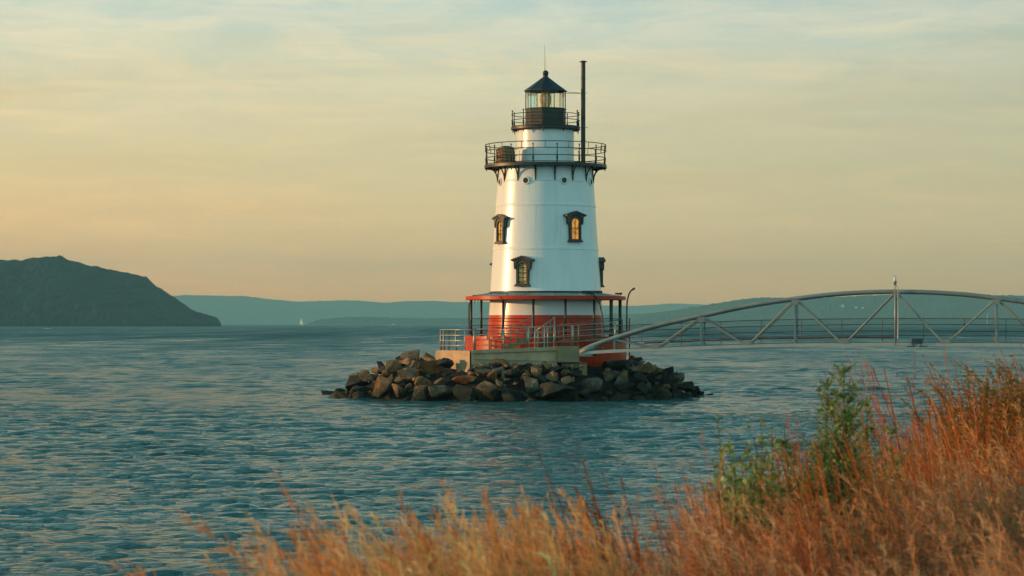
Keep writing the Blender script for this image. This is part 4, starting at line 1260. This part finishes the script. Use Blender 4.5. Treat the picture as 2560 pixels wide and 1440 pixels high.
def curve(base, h, lean, bend, m, drop=.18):
    t = np.linspace(0, 1, m)[None, :, None]
    P = base[:, None, :] + np.array([0,0,1.0])*(h[:, None, None]*(t - drop*(bend/np.maximum(h, .01))[:, None, None]*t**3)) + lean[:, None, :]*(bend[:, None, None]*t**2.0)
    return P
def blades(rb, pts, hmin, hmax, bend, w, cols, wind=(-1, -.1), spread=.9):
    k = len(pts); h = (hmin + (hmax-hmin)*rg_.random(k))*(1 + .09*pts.ch[pts.cid])
    lean = leans(pts, wind, spread); pts_ = np.asarray(pts)
    P = curve(pts_, h, lean, h*bend*(.4+rg_.random(k)), 5)
    W = np.linspace(1, .12, 5)[None]*w*(.7+.6*rg_.random((k, 1)))
    C = pick(pts, cols)
    rb.strips(P, W, rand_side(k), np.clip(C, .004, .9))
def plumes(rb, pts, hmin, hmax, bend, stem_c, plume_c, n_hair, hair, frac=.38, wind=(-1, -.1), spread=.5, w=.0016, spread_a=.45, hw=.0011, hcurve=None):
    k = len(pts); h = (hmin + (hmax-hmin)*rg_.random(k))*(1 + .09*pts.ch[pts.cid])
    lean = leans(pts, wind, spread)
    bd = h*bend*(.35+.9*rg_.random(k))
    m = 8
    P = curve(np.asarray(pts), h, lean, bd, m)
    sc_ = pick(pts, stem_c)
    W = np.linspace(1, .45, m)[None]*w*(.8+.5*rg_.random((k, 1)))
    rb.strips(P, W, rand_side(k), np.clip(sc_, .004, .9))
    pc = pick(pts, plume_c)
    # hairs of the seed head
    t = 1 - frac*rg_.random((k, n_hair))
    idx = t*(m-1); i0 = np.minimum(idx.astype(int), m-2); f = (idx - i0)[..., None]
    ar = np.arange(k)[:, None]
    a = P[ar, i0]*(1-f) + P[ar, i0+1]*f
    tang = unit(P[ar, i0+1] - P[ar, i0])
    rnd = rg_.normal(size=(k, n_hair, 3)); rnd -= tang*(rnd*tang).sum(-1, keepdims=True); rnd = unit(rnd)
    taper = .35 + .65*np.sin(np.pi*np.clip((1-t)/frac, .02, 1)**.7)
    ln = hair*(.5+rg_.random((k, n_hair)))*taper
    d = unit(tang + rnd*spread_a*(.5+rg_.random((k, n_hair, 1))))
    mid = a + d*ln[..., None]*.55
    tip = a + unit(d + rnd*.25 + np.array([-.25, 0, -.08]))*ln[..., None]
    Ph = np.stack([a, mid, tip], 2).reshape(-1, 3, 3)
    Wh = np.repeat(np.array([[.8, 1.0, .25]]), k*n_hair, 0)*hw*(.7+.7*rg_.random((k*n_hair, 1)))
    Ch = np.repeat(pc[:, None, :], n_hair, 1).reshape(-1, 3)*(1+.12*rg_.normal(size=(k*n_hair, 1)))
    rb.strips(Ph, Wh, unit(rg_.normal(size=(k*n_hair, 3))), np.clip(Ch, .004, .9))

TAN = np.array([(.76,.34,.12), (.80,.42,.18), (.66,.27,.085), (.84,.50,.25)])
PINK = np.array([(.70,.31,.15), (.62,.25,.11), (.74,.39,.21), (.58,.27,.13)])
RUST = np.array([(.50,.13,.03), (.38,.085,.025), (.58,.19,.045), (.32,.08,.025)])
OCHRE = np.array([(.48,.25,.055), (.40,.21,.05), (.54,.31,.08), (.30,.21,.05)])
OLIVE = np.array([(.16,.15,.03), (.22,.17,.035), (.12,.13,.03), (.26,.18,.04)])

# undergrowth: leaves at the foot of everything, tints darkened as shade between the plumes
rb = Ribbons()
p = spots(19000, 5.2, 13, -.15, 9); blades(rb, p, .25, .62, .5, .0034, np.concatenate([OCHRE*.6, RUST*.6, OLIVE*.8]))
p = spots(11000, 12, 34, -1.6, 9, sig=.12); blades(rb, p, .35, .75, .5, .005, np.concatenate([OCHRE*.6, RUST*.6, OLIVE*.8]))
tag(rb.build('grass_leaves', M_grass), 'ochre and rust grass leaves covering the shore bank', 'grass', kind='stuff')
# feathery tan heads on the left, pinkish tan in the middle
rb = Ribbons()
p = spots(2000, 5.6, 10.5, -.06, 3, 8, filt=lambda x, y: x/y < .05); plumes(rb, p, .52, 1.02, .34, OCHRE, TAN, 64, .055, frac=.45, spread=.45, hw=.0021)
p = spots(150, 6.2, 8.8, .02, .5, 4, .06, filt=lambda x, y: x/y < .01); plumes(rb, p, .75, 1.1, .5, OCHRE*.7, TAN, 70, .055, frac=.42, spread=.25, hw=.0021)
tag(rb.build('tan_plume_grass', M_grass), 'blurred golden tan plume grass leaning left in the foreground', 'grass', kind='stuff')
rb = Ribbons()
p = spots(5200, 5.6, 12.5, -.1, 4, 14, .08, filt=lambda x, y: x/y > .0, gaps=.16); plumes(rb, p, .42, .88, .4, OCHRE, PINK, 56, .052, frac=.5, spread=.8, hw=.0019, spread_a=.55)
p = spots(3900, 10, 27, -.6, 4.5, 14, .11, filt=lambda x, y: x/y > .07, gaps=.15); plumes(rb, p, .5, .96, .42, OCHRE, np.concatenate([PINK, TAN[:2]]), 38, .06, frac=.5, spread=.8, w=.0024, hw=.0026, spread_a=.5)
tag(rb.build('pink_plume_grass', M_grass), 'pinkish tan feathery grass on the right of the bank', 'grass', kind='stuff')
# rust red upright stalks
rb = Ribbons()
p = spots(420, 8.5, 14, -.25, 1.2, 8, filt=lambda x, y: x/y > .035); plumes(rb, p, .78, 1.12, .22, RUST, RUST*1.15, 18, .035, frac=.55, spread=.7, w=.0034, hw=.0020, spread_a=.22)
p = spots(1400, 12, 30, -.8, 3.0, 12, .1, filt=lambda x, y: x/y > .11); plumes(rb, p, .66, 1.12, .2, RUST, RUST*1.2, 14, .05, frac=.55, spread=.7, w=.0046, hw=.0028, spread_a=.22)
p = spots(15, 8.9, 9.9, -.1, .5, 4, .06, filt=lambda x, y: .03 < x/y < .068); plumes(rb, p, .98, 1.25, .3, RUST*.5, RUST*.65, 40, .04, frac=.6, spread=.28, w=.004, hw=.003, spread_a=.16)
p = spots(420, 13, 24, -.6, 2.5, 12, .1, filt=lambda x, y: x/y > .15); plumes(rb, p, .95, 1.4, .25, RUST, RUST*1.2, 18, .05, frac=.55, spread=.7, w=.0046, hw=.0028, spread_a=.25)
tag(rb.build('red_stalk_grass', M_grass), 'upright rust red grass stalks along the edge of the bank', 'grass', kind='stuff')

# green plants
GREEN = np.array([(.24,.31,.095), (.32,.38,.13), (.18,.24,.07), (.38,.40,.15)])
def leafy(rb, P, n, size, cols, droop=.2):
    """leaves along spines P (k,m,3)"""
    k, m, _ = P.shape
    t = .12 + .88*rg_.random((k, n)); idx = t*(m-1); i0 = np.minimum(idx.astype(int), m-2); f = (idx-i0)[..., None]
    ar = np.arange(k)[:, None]
    a = P[ar, i0]*(1-f) + P[ar, i0+1]*f
    tang = unit(P[ar, i0+1] - P[ar, i0])
    d = unit(tang*.7 + rg_.normal(size=(k, n, 3))*.7)
    ln = size*(.5+rg_.random((k, n)))*(1.15-.75*t)
    mid = a + d*ln[..., None]*.5; tip = a + d*ln[..., None] + np.array([0,0,-1.0])*ln[..., None]*droop
    Ph = np.stack([a, mid, tip], 2).reshape(-1, 3, 3)
    Wh = np.repeat(np.array([[.15, .20, .02]]), k*n, 0)*ln.reshape(-1, 1)
    C = cols[rg_.integers(0, len(cols), k*n)]*(1+.2*rg_.normal(size=(k*n, 1)))
    rb.strips(Ph, Wh, unit(rg_.normal(size=(k*n, 3))), np.clip(C, .004, .9))
def weed(px, py_top, D, stems, spread_px, label, name='weed_plant', side=40, leaf=.05, cat='plant', group='green plants among the grass'):
    x = XX(px, D); gz = ground_z(x, D); H = ZZ(py_top, D) - gz
    t = thing(name, (x, D, gz), label, cat, group)
    k = stems
    base = np.column_stack([x + .08*rg_.normal(size=k), D + .08*rg_.normal(size=k), np.full(k, gz-.05)])
    fan = np.linspace(-1, 1, k) if k > 1 else np.zeros(1)
    h = H*(1 - .38*np.abs(fan)**1.3*rg_.uniform(.7, 1.2, k))
    lean = np.column_stack([fan*spread_px/FPX*D + .02*rg_.normal(size=k), .10*rg_.normal(size=k), np.zeros(k)])
    P = curve(base, h, lean, np.ones(k), 10, .03)
    rs = Ribbons()
    for s_ in (np.tile([[1.,0,0]], (k,1)), np.tile([[0,1.,0]], (k,1))):
        rs.strips(P, np.linspace(.007, .0015, 10)[None].repeat(k, 0), s_, jitter((.10,.10,.04), k))
    # side branches
    nb = side; tt = .25 + .72*rg_.random((k, nb)); idx = tt*9; i0 = np.minimum(idx.astype(int), 8); f = (idx-i0)[..., None]
    ar = np.arange(k)[:, None]
    a = (P[ar, i0]*(1-f) + P[ar, i0+1]*f).reshape(-1, 3)
    ln = (.40*H*(1.10-tt)*(.5+rg_.random((k, nb)))).reshape(-1)
    az = rg_.random(k*nb)*6.283
    d = unit(np.column_stack([np.cos(az)*.75, np.sin(az)*.75, .8+.3*rg_.random(k*nb)]))
    u = np.linspace(0, 1, 5)[None, :, None]
    B = a[:, None] + d[:, None]*ln[:, None, None]*u + np.array([0,0,-.25])*ln[:, None, None]*u**2
    rs.strips(B, np.linspace(.0025, .0008, 5)[None].repeat(len(B), 0), rand_side(len(B)), jitter((.11,.13,.05), len(B)))
    rs.build('stem', M_leaf, t)
    rl_ = Ribbons(); leafy(rl_, B, 26, leaf*.55, GREEN); leafy(rl_, P, 16, leaf*.8, GREEN)
    rl_.build('foliage', M_leaf, t)
    return t
weed(2085, 872, 12.0, 9, 60, 'tall wispy green plant standing highest above the grass', side=52, leaf=.05)
weed(2020, 965, 11.8, 4, 45, 'wispy green plant just left of the tallest one', side=44, leaf=.05)
weed(2205, 955, 12.6, 5, 45, 'thin green plant right of the tallest one', side=36, leaf=.045)
def bush(px0, px1, py_top, D, n, label, cols, leaf, name='leafy_bush', group=None, gap=.5):
    x0, x1 = XX(px0, D), XX(px1, D); xm = (x0+x1)/2; gz = ground_z(xm, D)
    H = ZZ(py_top, D) - gz
    t = thing(name, (xm, D, gz), label, 'bush', group)
    base = np.column_stack([xm + (x1-x0)*.28*rg_.normal(size=n), D + .18*rg_.normal(size=n), np.full(n, gz-.05)])
    h = H*(.6+.4*rg_.random(n)); h *= 1 - .25*np.clip(np.abs(base[:, 0]-xm)/(x1-x0)*2, 0, 1)
    lean = np.column_stack([(base[:, 0]-xm)*.6 + .06*rg_.normal(size=n), .1*rg_.normal(size=n), np.zeros(n)])
    P = curve(base, h, lean, np.ones(n), 7, .03)
    rs = Ribbons(); rs.strips(P, np.linspace(.005, .0015, 7)[None].repeat(n, 0), rand_side(n), jitter((.12,.08,.035), n)); rs.build('stem', M_leaf, t)
    rl_ = Ribbons(); leafy(rl_, P, 80, leaf, cols); rl_.build('foliage', M_leaf, t)
    return t
bush(1805, 1905, 1000, 11.2, 46, 'low leafy green bush at the left end of the greenery', GREEN*1.05, .085, group='leafy bushes on the bank edge')
bush(1890, 1990, 1000, 11.4, 46, 'low leafy green bush beside the wispy plants', GREEN*np.array([1.15,1.0,.9]), .08, group='leafy bushes on the bank edge')
# the brown arching bush at the right edge
def arching(px, py_top, D, label):
    x = XX(px, D); gz = ground_z(x, D); H = ZZ(py_top, D) - gz
    t = thing('arching_bush', (x, D, gz), label, 'bush')
    n = 260
    base = np.column_stack([x + .30*rg_.normal(size=n), D + .35*rg_.normal(size=n), np.full(n, gz-.05)])
    az = rg_.random(n)*6.283
    lean = np.column_stack([np.cos(az)-.45, np.sin(az), np.zeros(n)])*(.15+.42*rg_.random((n, 1)))
    h = H*(.72+.4*rg_.random(n))
    P = curve(base, h, lean, np.ones(n), 10, .2)
    rs = Ribbons(); rs.strips(P, np.linspace(.005, .001, 10)[None].repeat(n, 0), rand_side(n), jitter((.20,.105,.04), n)); rs.build('stem', M_leaf, t)
    rl_ = Ribbons(); leafy(rl_, P[:, 3:], 110, .040, np.concatenate([OLIVE[1:], OCHRE, RUST[:1]])); leafy(rl_, P, 50, .05, np.concatenate([OLIVE, OCHRE[:2], RUST[:2]])); rl_.build('foliage', M_leaf, t)
arching(2630, 855, 17.5, 'brown olive arching bush at the right edge of the bank')
